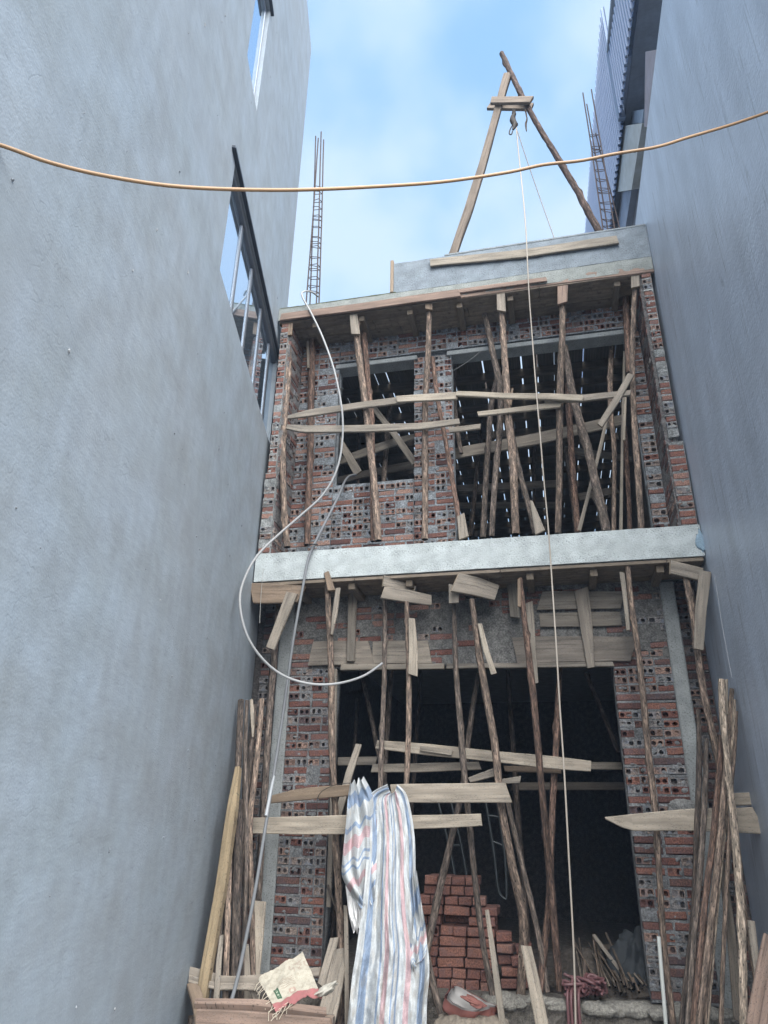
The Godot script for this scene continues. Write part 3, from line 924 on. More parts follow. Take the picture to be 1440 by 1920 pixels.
func house() -> void:
	# shell of the rooms behind the front
	var sh = thing("house_shell", "dark rooms of the unfinished house behind its brick front", "house", Vector3(-0.7, 0.55, -8.5))
	var o = sh.position
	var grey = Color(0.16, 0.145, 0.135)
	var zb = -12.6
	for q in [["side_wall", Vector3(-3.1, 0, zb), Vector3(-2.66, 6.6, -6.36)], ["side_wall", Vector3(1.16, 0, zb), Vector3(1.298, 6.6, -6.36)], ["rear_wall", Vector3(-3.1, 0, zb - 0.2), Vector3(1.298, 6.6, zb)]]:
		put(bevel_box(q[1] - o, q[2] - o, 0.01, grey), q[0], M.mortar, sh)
	var r := RandomNumberGenerator.new()
	r.seed = 12
	# roof still to be poured: loose ceiling boards running back, daylight between some of them
	var ce = thing("ceiling_boards", "dark ceiling boards over the upper room with slits of daylight between them", "shuttering", Vector3(-0.7, 6.56, -9.4))
	var x = -2.66
	while x < 1.16:
		var w = r.randf_range(0.10, 0.2)
		var z1 = -6.37
		while z1 > zb:
			var z2 = maxf(zb, z1 - r.randf_range(1.1, 2.4))
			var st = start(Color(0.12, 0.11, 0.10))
			var jig = r.randf_range(0.0, 0.004)
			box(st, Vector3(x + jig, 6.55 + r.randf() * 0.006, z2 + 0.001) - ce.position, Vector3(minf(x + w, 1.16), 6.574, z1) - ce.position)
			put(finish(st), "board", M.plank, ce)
			z1 = z2
		x += w + (r.randf_range(0.008, 0.015) if r.randf() < 0.42 else 0.0)
	var jz = -6.62
	while jz > zb:
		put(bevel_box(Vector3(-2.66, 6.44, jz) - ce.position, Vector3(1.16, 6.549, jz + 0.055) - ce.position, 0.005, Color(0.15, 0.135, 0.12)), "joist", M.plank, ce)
		jz -= r.randf_range(0.28, 0.55)
	# floors
	var bal = slab("balcony_slab", "pale board-marked concrete edge of the upper floor slab, jutting over the ground floor", "floor slab", Vector3(-2.562, 3.655, zb), Vector3(1.292, 3.925, ZF), Color(0.56, 0.605, 0.62))
	var cn = P(1318, 1020, ZF) - bal.position
	put(lump(Vector3(0.035, 0.085, 0.006), 0.5, 77, Color(0.30, 0.42, 0.53), 10), "blue_smear", M.concrete, bal, Vector3(cn.x - 0.02, 0.12, 0.004))
	slab("roof_slab", "thin grey concrete roof slab with a mossy upper edge", "roof slab", Vector3(-2.572, 6.63, -6.36), Vector3(1.292, 6.785, ZF), Color(0.32, 0.34, 0.33))
	var moss = start()
	panel(moss, 0, 1.3, 0, 0.22, [], 0.012, 0.05, 0.006, func(mx, my): return Color(0.16, 0.2, 0.09).lerp(Color(0.3, 0.32, 0.28), 0.5 + 0.6 * wob.get_noise_2d(mx * 260.0, my * 260.0)))
	var mo = put(finish(moss), "moss", M.mortar, self, Vector3(-2.57, 6.805, ZF - 0.005))
	mo.rotation.x = -PI / 2
	tag(mo, "thin green moss along the left edge of the roof slab", "moss", "", "stuff")
	var par = slab("roof_parapet", "raised grey concrete upstand on the right of the roof edge", "parapet", Vector3(-1.296, 6.80, -5.93), Vector3(1.296, 7.20, ZF - 0.012), Color(0.25, 0.29, 0.335))
	put(bevel_box(Vector3(0.55, 0.401, -0.168), Vector3(2.592, 0.43, 0.004), 0.006, Color(0.28, 0.31, 0.34)), "upper_pour", M.concrete, par)
	put(bevel_box(Vector3(-0.035, 0.0, -0.17), Vector3(-0.002, 0.44, 0.02), 0.004, Color(0.42, 0.36, 0.3)), "end_board", M.plank, par)
	plank("plank", [[807, 494, ZF + 0.012, 17], [985, 475, ZF + 0.012, 20], [1158, 450, ZF + 0.012, 20]], "grey", "long board left stuck on the concrete upstand of the roof", "", 0.025)
	# shuttering below the roof edge
	plank("plank", [[527, 596, ZF + 0.02, 16], [700, 572, ZF + 0.02, 17], [862, 550, ZF + 0.02, 18]], "pink", "pinkish edge board under the roof slab, left length", "", 0.03)
	plank("plank", [[858, 556, ZF - 0.015, 15], [1040, 528, ZF - 0.015, 16], [1224, 502, ZF - 0.015, 22]], "pink", "pinkish edge board under the roof slab, right length by the party wall", "", 0.03)
	plank("plank", [[860, 546, ZF + 0.022, 9], [1025, 524, ZF + 0.022, 11]], "pink", "thin reddish lath over the edge board above the third roof prop", "", 0.02)
	# boarding under both slabs
	for f in [["roof_shuttering", "boards of the shuttering under the roof slab", 6.605, 3], ["floor_shuttering", "boards of the shuttering under the balcony slab", 3.628, 3]]:
		var fs = thing(f[0], f[1], "shuttering", Vector3(-0.6, f[2], -5.98))
		for row in 3:
			var xx = -2.56
			while xx < 1.25:
				var len = minf(r.randf_range(0.8, 1.7), 1.285 - xx)
				if len < 0.15: break
				var z1 = ZF - 0.01 - row * 0.15
				var k = r.randf_range(0.8, 1.2)
				put(bevel_box(Vector3(xx, -0.012, z1 - 0.145) - Vector3(-0.6, 0, -5.98), Vector3(xx + len - 0.004, 0.02 - r.randf() * 0.004, z1) - Vector3(-0.6, 0, -5.98), 0.003, Color(0.28 * k, 0.25 * k, 0.22 * k)), "board", M.plank, fs)
				xx += len
		for k in 7:
			var jx = -2.2 + k * 0.52
			put(bevel_box(Vector3(jx, -0.075, -6.19) - Vector3(-0.6, 0, -5.98), Vector3(jx + 0.06, -0.013, ZF - 0.06) - Vector3(-0.6, 0, -5.98), 0.004, Color(0.25, 0.22, 0.19)), "joist", M.plank, fs)
	# brick front of the upper floor
	var up = thing("brick_wall", "upper-floor front wall of rough hollow brick with one window and a wide opening", "wall", Vector3(0, 0, ZW))
	brick_wall(up, [[-2.44, -1.995, 3.93, 6.6], [-1.99, -1.16, 3.93, 4.80], [-1.155, -0.755, 3.93, 6.25], [1.015, 1.148, 3.93, 6.25], [-1.99, 1.148, 6.285, 6.6], [-1.16, -0.76, 6.25, 6.285]], 3.93, 0.16, 5, 300, 0.72, 0.05, Color(0.42, 0.455, 0.49), [0, 2, 4, 6, 8, 10, 1, 7, 9, 4], 0.7)
	for q in [[-2.03, -1.12, "concrete lintel over the upper window"], [-0.80, 1.05, "concrete lintel over the wide upper opening"]]:
		var l = put(bevel_box(Vector3(0, 0, -0.16), Vector3(q[1] - q[0], 0.055, 0.022), 0.006, Color(0.36, 0.38, 0.39)), "lintel", M.concrete, self, Vector3(q[0], 6.228, ZW))
		tag(l, q[2], "lintel")
	# toothed ends of the side walls of the upper floor
	var re = thing("brick_wall", "ragged right end of the upper side wall, brick smeared with plaster", "wall", Vector3(0, 0, ZF - 0.02))
	brick_wall(re, [[1.16, 1.285, 3.93, 4.72], [1.175, 1.262, 4.72, 6.6]], 3.93, 0.06, 6, 300, 0.3, 0.12, Color(0.46, 0.48, 0.48), [0, 1, 2, 4, 8, 0], 0.7)
	var ri = thing("brick_wall", "rough inner face of the right side wall beside the upper opening", "wall")
	ri.transform = Transform3D(Basis(Vector3(0, 0, 1), Vector3.UP, Vector3(-1, 0, 0)), Vector3(1.15, 0, 0))
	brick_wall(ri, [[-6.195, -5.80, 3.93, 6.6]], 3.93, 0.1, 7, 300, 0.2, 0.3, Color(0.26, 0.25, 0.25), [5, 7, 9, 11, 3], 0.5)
	var le = thing("brick_wall", "ragged left end of the upper side wall against the rendered building", "wall", Vector3(0, 0, ZF - 0.02))
	brick_wall(le, [[-2.555, -2.44, 3.93, 4.78], [-2.535, -2.452, 4.78, 6.6]], 3.93, 0.06, 8, 300, 0.3, 0.12, Color(0.46, 0.48, 0.48), [0, 1, 2, 4, 8, 6], 0.7)
	var li = thing("brick_wall", "rough inner face of the left side wall of the upper floor", "wall")
	li.transform = Transform3D(Basis(Vector3(0, 0, -1), Vector3.UP, Vector3(1, 0, 0)), Vector3(-2.43, 0, 0))
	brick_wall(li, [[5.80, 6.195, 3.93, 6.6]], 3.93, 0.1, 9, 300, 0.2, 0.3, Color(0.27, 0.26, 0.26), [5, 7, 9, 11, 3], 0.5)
	# ground floor
	var p1 = thing("brick_wall", "left brick pier of the ground-floor opening", "pier", Vector3(0, 0, ZW))
	brick_wall(p1, [[-2.31, -1.888, 0.55, 2.945]], 0.55, 0.22, 10, 300, 0.6, 0.03, Color(0.33, 0.34, 0.35), [0, 1, 3, 5, 7, 9, 11, 8], 0.6)
	var p2 = thing("brick_wall", "right brick pier of the ground-floor opening", "pier", Vector3(0, 0, ZW))
	brick_wall(p2, [[0.53, 0.985, 0.55, 2.945]], 0.55, 0.22, 11, 300, 0.6, 0.03, Color(0.34, 0.35, 0.36), [0, 1, 3, 5, 7, 9, 11, 8], 0.6)
	var bd = thing("brick_wall", "smeared brick band above the ground-floor opening", "wall", Vector3(0, 0, ZW))
	brick_wall(bd, [[-2.31, 0.985, 2.95, 3.62]], 2.95, 0.2, 12, 300, 0.12, 0.62, Color(0.27, 0.265, 0.255), [9, 4, 6, 6, 9, 3], 1.0)
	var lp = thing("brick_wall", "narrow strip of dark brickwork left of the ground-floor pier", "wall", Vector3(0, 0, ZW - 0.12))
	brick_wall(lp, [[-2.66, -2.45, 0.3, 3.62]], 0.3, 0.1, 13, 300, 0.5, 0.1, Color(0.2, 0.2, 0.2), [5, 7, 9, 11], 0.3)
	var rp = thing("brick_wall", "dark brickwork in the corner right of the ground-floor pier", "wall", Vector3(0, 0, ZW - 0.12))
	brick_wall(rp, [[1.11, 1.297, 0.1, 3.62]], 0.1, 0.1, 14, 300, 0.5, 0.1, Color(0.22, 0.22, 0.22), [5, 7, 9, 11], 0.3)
	for q in [[-2.445, -2.312, "grey concrete column left of the ground-floor brick pier"], [0.987, 1.105, "grey concrete column right of the ground-floor brick pier"]]:
		var c = put(bevel_box(Vector3(0, 0, -0.22), Vector3(q[1] - q[0], 3.3, 0.012), 0.01, Color(0.34, 0.355, 0.36)), "column", M.concrete, self, Vector3(q[0], 0.3, ZW))
		tag(c, q[2], "column")
	# shuttering on the beam over the opening
	var B = ZW + 0.035
	for q in [
		[[[583, 1226, B, 44], [697, 1224, B, 46]], "grey", "wide wet-stained board at the left end of the beam over the ground-floor opening", 0.025],
		[[[699, 1224, B, 44], [806, 1222, B, 44]], "grey", "wide stained board on the beam, second from the left end", 0.025],
		[[[965, 1219, B, 50], [1188, 1216, B, 48]], "form", "long smooth board on the beam at the right of the opening", 0.025],
		[[[1012, 1127, B, 36], [1168, 1124, B, 34]], "form", "topmost board of the beam shuttering on the right", 0.02],
		[[[1012, 1163, B, 26], [1164, 1160, B, 26]], "form", "narrow board below the topmost one of the beam shuttering on the right", 0.02],
		[[[640, 1252, B + 0.03, 11], [833, 1250, B + 0.03, 10]], "grey", "thin board edge lying along the head of the ground-floor opening on the left", 0.05],
		[[[838, 1250, B - 0.01, 9], [1150, 1246, B - 0.01, 9]], "form", "long dark board edge along the head of the ground-floor opening on the right", 0.05],
		[[[661, 1112, B + 0.05, 17], [658, 1240, B + 0.05, 15]], "form", "upright shutter batten on the beam right of the leftmost tall prop", 0.03],
		[[[1090, 1105, B + 0.05, 25], [1098, 1160, B + 0.05, 24], [1108, 1252, B + 0.05, 13]], "grey", "upright shutter batten narrowing to a blunt tip below the beam", 0.03],
		[[[992, 1130, B + 0.06, 15], [1005, 1282, B + 0.06, 9]], "grey", "slim upright batten beside the red-barked prop", 0.03],
		[[[960, 1094, B + 0.05, 20], [966, 1158, B + 0.05, 18]], "form", "short dark batten at the top of the beam shuttering", 0.03],
	]:
		plank("plank", q[0], q[1], q[2], "", q[3])
	# plinth of rubble under the doorway
	var pl = thing("plinth", "crumbling rubble and brick plinth below the ground-floor opening", "plinth", Vector3(0, 0, -5.98))
	var st = start()
	panel(st, -2.3, 1.29, 0.0, 0.53, [], 5.4, 0.07, 0.035, func(px, py):
		var k = 0.9 + 0.35 * wob.get_noise_2d(px * 200.0, py * 200.0)
		return Color(0.30 * k, 0.27 * k, 0.235 * k))
	put(finish(st), "mortar", M.mortar, pl)
	for i in 26:
		var bx = -2.2 + (i % 13) * 0.27 + r.randf_range(-0.05, 0.05)
		var byy = 0.16 + (i / 13) * 0.14
		var ob = put(brick_solid[r.randi() % 4], "brick", M.brick[[4, 6, 9, 10][r.randi() % 4]], pl, Vector3(bx, byy, 0.012 + r.randf() * 0.012))
		ob.rotation = Vector3(0, r.randf_range(-0.1, 0.1), r.randf_range(-0.06, 0.06))
	for i in 14:
		var s2 = put(lump(Vector3(r.randf_range(0.07, 0.16), r.randf_range(0.035, 0.06), 0.1), 0.3, 300 + i, Color(0.42, 0.40, 0.36), 10), "rubble", M.mortar, pl, Vector3(-0.5 + i * 0.13, 0.52, r.randf_range(-0.14, 0.0)))
		s2.rotation.y = r.randf_range(-0.4, 0.4)

func lump(rad: Vector3, amp: float, seed_: int, col: Color, n := 14, squash := 0.0) -> ArrayMesh:
	var st := SurfaceTool.new()
	st.begin(Mesh.PRIMITIVE_TRIANGLES)
	st.set_smooth_group(0)
	st.set_color(col)
	var at = func(i, j):
		var a = TAU * (i % (n * 2)) / (n * 2)
		var e = PI * (float(j) / n - 0.5)
		var d = Vector3(cos(e) * cos(a), sin(e), cos(e) * sin(a))
		var q = 1.0 + amp * (wob.get_noise_3dv(d * 90.0 + Vector3(seed_ * 31, 0, 0)) + 0.6 * wob.get_noise_3dv(d * 240.0 + Vector3(0, seed_ * 17, 0)))
		d *= q
		if squash > 0.0 and d.y < -squash: d.y = -squash
		return d * rad
	for j in n:
		for i in n * 2:
			quad(st, at.call(i + 1, j), at.call(i, j), at.call(i, j + 1), at.call(i + 1, j + 1), [Vector2((i + 1) * 0.1, j * 0.1), Vector2(i * 0.1, j * 0.1), Vector2(i * 0.1, j * 0.1 + 0.1), Vector2(i * 0.1 + 0.1, j * 0.1 + 0.1)])
	st.generate_normals()
	return st.commit()

# ---------------------------------------------------------------- props
func upper_props() -> void:
	var Z := -5.83
	var G := "round props under the roof slab"
	var th = pole("timber_prop", "prop", [[540, 600, Z, 12], [539, 700, Z, 13], [531, 830, Z, 13], [533, 960, Z, 13], [539, 1026, Z, 13]], "tan", "leftmost front prop under the roof slab, nailed to a grey block", G)
	nailed(th, "head_block", [[545, 588, Z + 0.05, 15], [541, 629, Z + 0.05, 12]], "brown")
	th = pole("timber_prop", "prop", [[586, 636, -6.10, 13], [584, 740, -6.10, 14], [580, 900, -6.08, 14], [576, 1022, -6.06, 14]], "red", "reddish prop standing close to the brick, second from the left on the upper floor", G)
	nailed(th, "side_lath", [[577, 640, -6.05, 5], [578, 690, -6.05, 5]], "dim", 0.02)
	th = pole("timber_prop", "prop", [[668, 600, Z, 13], [671, 650, Z, 14], [684, 750, Z, 14], [699, 880, Z, 15], [709, 1014, Z, 15]], "tan", "slanting prop across the left edge of the upper window, under a long pale block", G)
	nailed(th, "head_block", [[661, 572, Z + 0.05, 14], [667, 627, Z + 0.05, 16]], "grey")
	pole("timber_prop", "prop", [[681, 622, -6.02, 13], [690, 720, -6.02, 12], [698, 800, -6.02, 12], [699, 1015, -6.02, 10]], "red", "dark reddish prop hidden behind the slanting prop at the upper window", G)
	th = pole("timber_prop", "prop", [[805, 570, Z, 11], [803, 660, Z, 12], [797, 790, Z, 13], [796, 1012, Z, 14]], "tan", "straight prop in front of the brick between the two upper openings", G)
	nailed(th, "head_block", [[804, 549, Z + 0.05, 15], [804, 581, Z + 0.05, 13]], "brown")
	th = pole("timber_prop", "prop", [[811, 670, -6.0, 9], [823, 760, -5.98, 10], [843, 870, -5.96, 10], [866, 1006, -5.92, 11]], "red", "thin leaning prop on the brick between the openings, block at its foot", G)
	nailed(th, "foot_block", [[864, 966, Z + 0.04, 15], [870, 1009, Z + 0.04, 19]], "grey")
	th = pole("timber_prop", "prop", [[938, 560, Z, 12], [943, 620, Z, 13], [947, 690, Z, 14], [953, 780, Z, 16], [961, 870, Z, 16], [966, 1002, Z, 17]], "tan", "stout prop at the left of the wide upper opening, with a broken snag halfway", G)
	nailed(th, "head_block", [[938, 530, Z + 0.05, 15], [940, 584, Z + 0.05, 17]], "grey")
	nailed(th, "snag", [[961, 728, Z + 0.03, 3], [956, 760, Z + 0.02, 7]], "brown", 0.02)
	pole("timber_prop", "prop", [[909, 590, -6.05, 12], [922, 655, -6.05, 13], [938, 730, -6.05, 14], [938, 790, -6.07, 13], [930, 880, -6.08, 13], [922, 1006, -6.1, 12]], "grey", "bent prop just behind the stout one in the wide upper opening", G)
	pole("timber_prop", "prop", [[936, 690, -6.5, 9], [921, 760, -6.5, 12], [914, 860, -6.5, 12], [905, 1008, -6.5, 13]], "grey", "prop leaning left behind the bent one in the wide upper opening", G)
	th = pole("timber_prop", "prop", [[945, 725, -6.0, 9], [968, 855, -5.96, 12], [986, 930, -5.92, 12], [1004, 1001, -5.86, 13]], "grey", "prop leaning right with a board at its foot in the wide upper opening", G)
	nailed(th, "foot_board", [[996, 940, Z + 0.04, 5], [1013, 999, Z + 0.04, 20]], "grey")
	th = pole("timber_prop", "prop", [[1055, 555, Z, 12], [1054, 640, Z, 14], [1050, 760, Z, 15], [1048, 880, Z, 14], [1046, 1000, Z, 14]], "tan", "upright prop in the middle of the wide upper opening under a reddish block", G)
	nailed(th, "head_block", [[1055, 518, Z + 0.05, 20], [1055, 569, Z + 0.05, 18]], "pink")
	pole("timber_prop", "prop", [[1058, 650, -6.15, 13], [1070, 720, -6.12, 16], [1084, 780, -6.1, 17], [1104, 850, -6.05, 18], [1120, 920, -6.0, 19], [1136, 997, -5.95, 18]], "grey", "thick peeling prop leaning left across the wide upper opening", G)
	pole("timber_prop", "prop", [[1063, 720, -6.6, 13], [1071, 840, -6.6, 13], [1084, 998, -6.6, 13]], "red", "reddish prop behind the thick peeling one", G)
	pole("timber_prop", "prop", [[1147, 646, -6.45, 11], [1144, 750, -6.4, 11], [1150, 830, -6.4, 10], [1152, 900, -6.4, 9], [1151, 997, -6.4, 10]], "tan", "wavy thin prop toward the right end of the wide upper opening", G)
	pole("timber_prop", "prop", [[1174, 549, -6.08, 14], [1176, 620, -6.06, 14], [1180, 700, -6.0, 12]], "red", "short reddish prop top behind the rightmost front prop", G)
	pole("timber_prop", "prop", [[1172, 800, -6.6, 9], [1176, 880, -6.6, 10], [1181, 995, -6.6, 10]], "red", "dim prop inside the opening left of the rightmost front prop", G)
	th = pole("timber_prop", "prop", [[1190, 525, Z, 10], [1188, 600, Z, 11], [1186, 660, Z, 12], [1189, 790, Z, 13], [1196, 890, Z, 14], [1203, 992, Z, 14]], "tan", "rightmost front prop under the roof slab beside the ragged wall end", G)
	nailed(th, "head_block", [[1191, 502, Z + 0.05, 15], [1191, 539, Z + 0.05, 15]], "grey")
	# inside the room
	var I := "props standing inside the upper room"
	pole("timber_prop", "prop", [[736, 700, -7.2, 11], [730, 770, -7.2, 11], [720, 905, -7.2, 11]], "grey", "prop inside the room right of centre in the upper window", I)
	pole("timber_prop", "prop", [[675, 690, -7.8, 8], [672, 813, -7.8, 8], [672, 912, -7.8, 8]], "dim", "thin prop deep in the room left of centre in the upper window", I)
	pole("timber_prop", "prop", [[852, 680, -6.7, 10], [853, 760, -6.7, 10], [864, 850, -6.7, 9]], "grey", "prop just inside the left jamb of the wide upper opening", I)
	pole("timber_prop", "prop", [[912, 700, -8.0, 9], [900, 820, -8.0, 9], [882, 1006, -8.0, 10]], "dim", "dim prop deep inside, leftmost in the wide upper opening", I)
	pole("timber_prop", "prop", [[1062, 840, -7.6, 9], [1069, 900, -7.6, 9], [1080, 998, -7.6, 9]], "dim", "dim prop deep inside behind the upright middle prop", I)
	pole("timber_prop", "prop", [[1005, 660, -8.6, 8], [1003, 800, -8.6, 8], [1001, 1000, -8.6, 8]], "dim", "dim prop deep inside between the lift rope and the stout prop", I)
	plank("lath", [[1171, 660, -6.3, 5], [1167, 820, -6.3, 5], [1164, 996, -6.3, 6]], "grey", "slim upright lath left of the rightmost front prop", "", 0.02)
	plank("lath", [[1173, 740, -6.2, 4], [1170, 826, -6.2, 5]], "pale", "short pale lath beside the slim upright one in the upper opening", "", 0.02)
	plank("lath", [[1141, 770, -6.45, 6], [1128, 830, -6.45, 7], [1086, 995, -6.4, 7]], "grey", "long lath leaning behind the thick peeling prop", "", 0.02)
	# rails
	plank("plank", [[540, 783, Z + 0.07, 7], [580, 775, Z + 0.07, 15], [660, 763, Z + 0.07, 14], [757, 750, Z + 0.07, 16]], "grey", "upper rail board rising from the leftmost prop, pointed at its left end", "", 0.03)
	plank("plank", [[744, 749, Z + 0.10, 14], [858, 743, Z + 0.10, 16]], "pale", "short pale rail lapped over the end of the pointed rail board", "", 0.03)
	plank("plank", [[856, 739, Z + 0.12, 11], [945, 743, Z + 0.12, 12], [1030, 744, Z + 0.12, 13], [1093, 747, Z + 0.12, 14]], "pale", "rail board from the brick between the openings to the upright middle prop", "", 0.03)
	plank("plank", [[1022, 752, Z + 0.08, 9], [1092, 747, Z + 0.08, 14], [1182, 737, Z + 0.08, 11]], "grey", "rail board running on to the rightmost front prop", "", 0.03)
	plank("plank", [[896, 777, Z + 0.06, 10], [975, 768, Z + 0.06, 11], [1052, 759, Z + 0.06, 12]], "pale", "short rail below the others in the wide upper opening", "", 0.03)
	plank("plank", [[538, 801, Z + 0.075, 9], [570, 805, Z + 0.075, 15], [690, 804, Z + 0.075, 15], [790, 800, Z + 0.075, 15], [862, 791, Z + 0.075, 12]], "grey", "long lower rail board across the upper window", "", 0.03)
	plank("plank", [[842, 807, -6.03, 11], [901, 800, -6.03, 11]], "grey", "board end showing right of the brick between the openings", "", 0.03)
	plank("plank", [[1183, 703, Z + 0.09, 12], [1155, 752, Z + 0.09, 13], [1125, 799, Z + 0.09, 12]], "grey", "slanting brace board nailed to the rightmost front prop", "", 0.03)
	plank("plank", [[850, 852, -6.85, 22], [1000, 824, -6.85, 24], [1166, 788, -6.85, 22]], "grey", "broad rail sloping up to the right inside the upper room", "", 0.03)
	plank("plank", [[700, 764, -6.8, 10], [740, 815, -6.8, 12], [778, 869, -6.8, 13]], "grey", "brace falling to the right inside the upper window", "", 0.03)
	plank("plank", [[630, 816, -6.6, 12], [672, 888, -6.6, 16]], "grey", "short brace falling to the right at the left of the upper window", "", 0.03)
	plank("plank", [[630, 867, -7.0, 16], [740, 829, -7.0, 16], [792, 815, -7.0, 10]], "form", "rail rising to the right inside the upper window", "", 0.03)
	plank("plank", [[625, 903, -7.4, 14], [700, 886, -7.4, 14], [790, 868, -7.4, 16]], "form", "lowest rail inside the upper window", "", 0.03)
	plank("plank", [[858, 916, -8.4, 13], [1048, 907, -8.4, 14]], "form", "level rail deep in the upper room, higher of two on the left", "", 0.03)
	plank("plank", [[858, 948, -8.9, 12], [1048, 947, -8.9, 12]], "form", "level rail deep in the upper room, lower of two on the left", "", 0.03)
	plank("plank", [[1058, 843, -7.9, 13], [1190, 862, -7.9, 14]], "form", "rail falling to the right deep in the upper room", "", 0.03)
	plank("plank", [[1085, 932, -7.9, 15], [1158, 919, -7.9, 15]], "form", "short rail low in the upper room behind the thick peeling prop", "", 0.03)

func lower_props() -> void:
	var Z := -5.80
	var G := "round props under the balcony slab"
	var B := 0.0
	var th = pole("timber_prop", "prop", [[521, 1132, -5.98, 12], [513, 1248, -5.98, 13], [506, 1330, -5.98, 14], [497, 1480, -5.98, 13], [488, 1640, -5.98, 13]], "grey", "prop by the left wall under the sooty block", G, B)
	pole("timber_prop", "prop", [[512, 1225, -6.06, 10], [503, 1350, -6.06, 11], [489, 1560, -6.06, 11]], "dark", "dark prop hidden behind the one under the sooty block", G, B)
	nailed(th, "head_block", [[473, 1113, Z + 0.04, 38], [566, 1114, Z + 0.04, 34]], "brown", 0.04)
	nailed(th, "brace_board", [[548, 1112, Z + 0.08, 22], [507, 1216, Z + 0.08, 17]], "grey")
	th = pole("timber_prop", "prop", [[614, 1078, Z, 11], [616, 1150, Z, 13], [620, 1250, Z, 14], [622, 1390, Z, 14], [626, 1480, Z, 13], [631, 1620, Z, 14], [637, 1750, Z, 15], [638, 1862, Z, 14]], "tan", "tall straight prop at the left edge of the ground-floor opening", G, B)
	nailed(th, "head_wedge", [[613, 1074, Z + 0.05, 10], [622, 1108, Z + 0.05, 13]], "brown", 0.05)
	nailed(th, "brace_board", [[634, 1103, Z + 0.05, 9], [628, 1150, Z + 0.05, 10], [622, 1190, Z + 0.05, 4]], "grey")
	th = pole("timber_prop", "prop", [[721, 1108, -5.95, 9], [720, 1250, -5.95, 10], [716, 1400, -5.95, 11], [713, 1500, -5.95, 11], [709, 1640, -5.95, 11]], "grey", "straight prop above the striped sheet, beneath two skewed boards", G, B)
	nailed(th, "head_board", [[718, 1090, Z + 0.06, 22], [778, 1104, Z - 0.12, 12]], "grey")
	nailed(th, "head_board", [[717, 1111, Z + 0.05, 22], [763, 1118, Z - 0.04, 24], [808, 1126, Z - 0.14, 20]], "grey")
	th = pole("timber_prop", "prop", [[763, 1128, Z, 9], [766, 1260, Z, 11], [765, 1400, Z, 12], [762, 1480, Z, 11], [756, 1620, Z, 12]], "tan", "prop right of the one above the striped sheet, with a short board nailed on", G, B)
	nailed(th, "nailed_board", [[772, 1160, Z + 0.05, 12], [775, 1215, Z + 0.05, 17], [774, 1266, Z + 0.05, 18]], "pale")
	th = pole("timber_prop", "prop", [[851, 1128, -5.92, 9], [854, 1250, -5.92, 11], [866, 1390, -5.92, 13], [874, 1480, -5.92, 13], [892, 1660, -5.95, 13], [905, 1770, -5.98, 13], [923, 1868, -6.0, 13]], "grey", "prop curving down to the right in front of the brick stack", G)
	nailed(th, "head_block", [[851, 1098, Z, 20], [851, 1131, Z, 19]], "form")
	th = pole("timber_prop", "prop", [[884, 1124, Z, 11], [898, 1220, Z, 14], [915, 1320, Z, 16], [929, 1405, Z, 16], [940, 1510, Z, 16], [960, 1620, Z - 0.1, 18], [981, 1730, Z - 0.25, 20], [976, 1868, Z - 0.36, 19]], "tan", "stoutest prop in the middle of the ground-floor opening", G)
	nailed(th, "head_board", [[852, 1092, Z + 0.07, 38], [890, 1100, Z - 0.02, 36], [930, 1112, Z - 0.12, 32]], "grey", 0.035)
	nailed(th, "nailed_board", [[900, 1170, Z + 0.05, 8], [912, 1222, Z + 0.05, 11], [926, 1264, Z + 0.05, 11]], "pale")
	th = pole("timber_prop", "prop", [[976, 1084, Z, 10], [984, 1160, Z, 12], [993, 1241, Z, 14], [1009, 1400, Z, 14], [1018, 1500, Z, 14], [1031, 1640, Z - 0.12, 16], [1050, 1856, Z - 0.3, 15]], "red", "long red-barked prop right of the middle of the ground-floor opening", G)
	nailed(th, "side_lath", [[973, 1086, Z + 0.04, 5], [974, 1138, Z + 0.04, 6]], "brown", 0.02)
	pole("timber_prop", "prop", [[1050, 1253, -6.5, 12], [1043, 1390, -6.4, 13], [1034, 1540, -6.25, 14], [1030, 1660, -6.2, 14], [1020, 1770, -6.15, 15], [1012, 1860, -6.1, 14]], "red", "reddish prop crossing behind the long red-barked one", G)
	th = pole("timber_prop", "prop", [[1176, 1060, Z, 10], [1184, 1130, Z, 12], [1198, 1235, Z, 13], [1214, 1400, Z, 14], [1225, 1500, Z, 14], [1234, 1600, Z, 13], [1247, 1790, Z, 14], [1258, 1890, Z, 14]], "tan", "tall prop in front of the right ground-floor pier", G, B)
	nailed(th, "side_lath", [[1166, 1074, Z + 0.05, 9], [1173, 1130, Z + 0.05, 8], [1178, 1182, Z + 0.05, 7]], "grey")
	th = pole("timber_prop", "prop", [[1285, 1080, Z, 14], [1294, 1130, Z, 15], [1302, 1180, Z, 14], [1312, 1250, Z, 15], [1322, 1310, Z, 15], [1346, 1420, Z, 14], [1370, 1560, Z, 13]], "tan", "crooked prop in the right corner under the end of the balcony", G, B)
	nailed(th, "head_block", [[1256, 1064, Z + 0.06, 26], [1312, 1078, Z + 0.02, 26]], "grey", 0.04)
	nailed(th, "brace_board", [[1322, 1072, Z + 0.10, 22], [1314, 1140, Z + 0.10, 20], [1310, 1218, Z + 0.10, 17]], "grey")
	pole("timber_prop", "prop", [[897, 1262, -6.5, 10], [886, 1330, -6.5, 11], [876, 1410, -6.4, 12], [868, 1470, -6.2, 13], [856, 1530, -6.1, 14], [832, 1635, -6.05, 15], [808, 1745, -6.0, 16], [797, 1800, -6.0, 14]], "grey", "grey prop slanting down to the left across the brick stack", G)
	pole("timber_prop", "prop", [[798, 1790, -5.72, 15], [812, 1850, -5.72, 15], [831, 1918, -5.72, 16]], "grey", "stub of pole under the slanting grey prop beside the striped sheet", "", B)
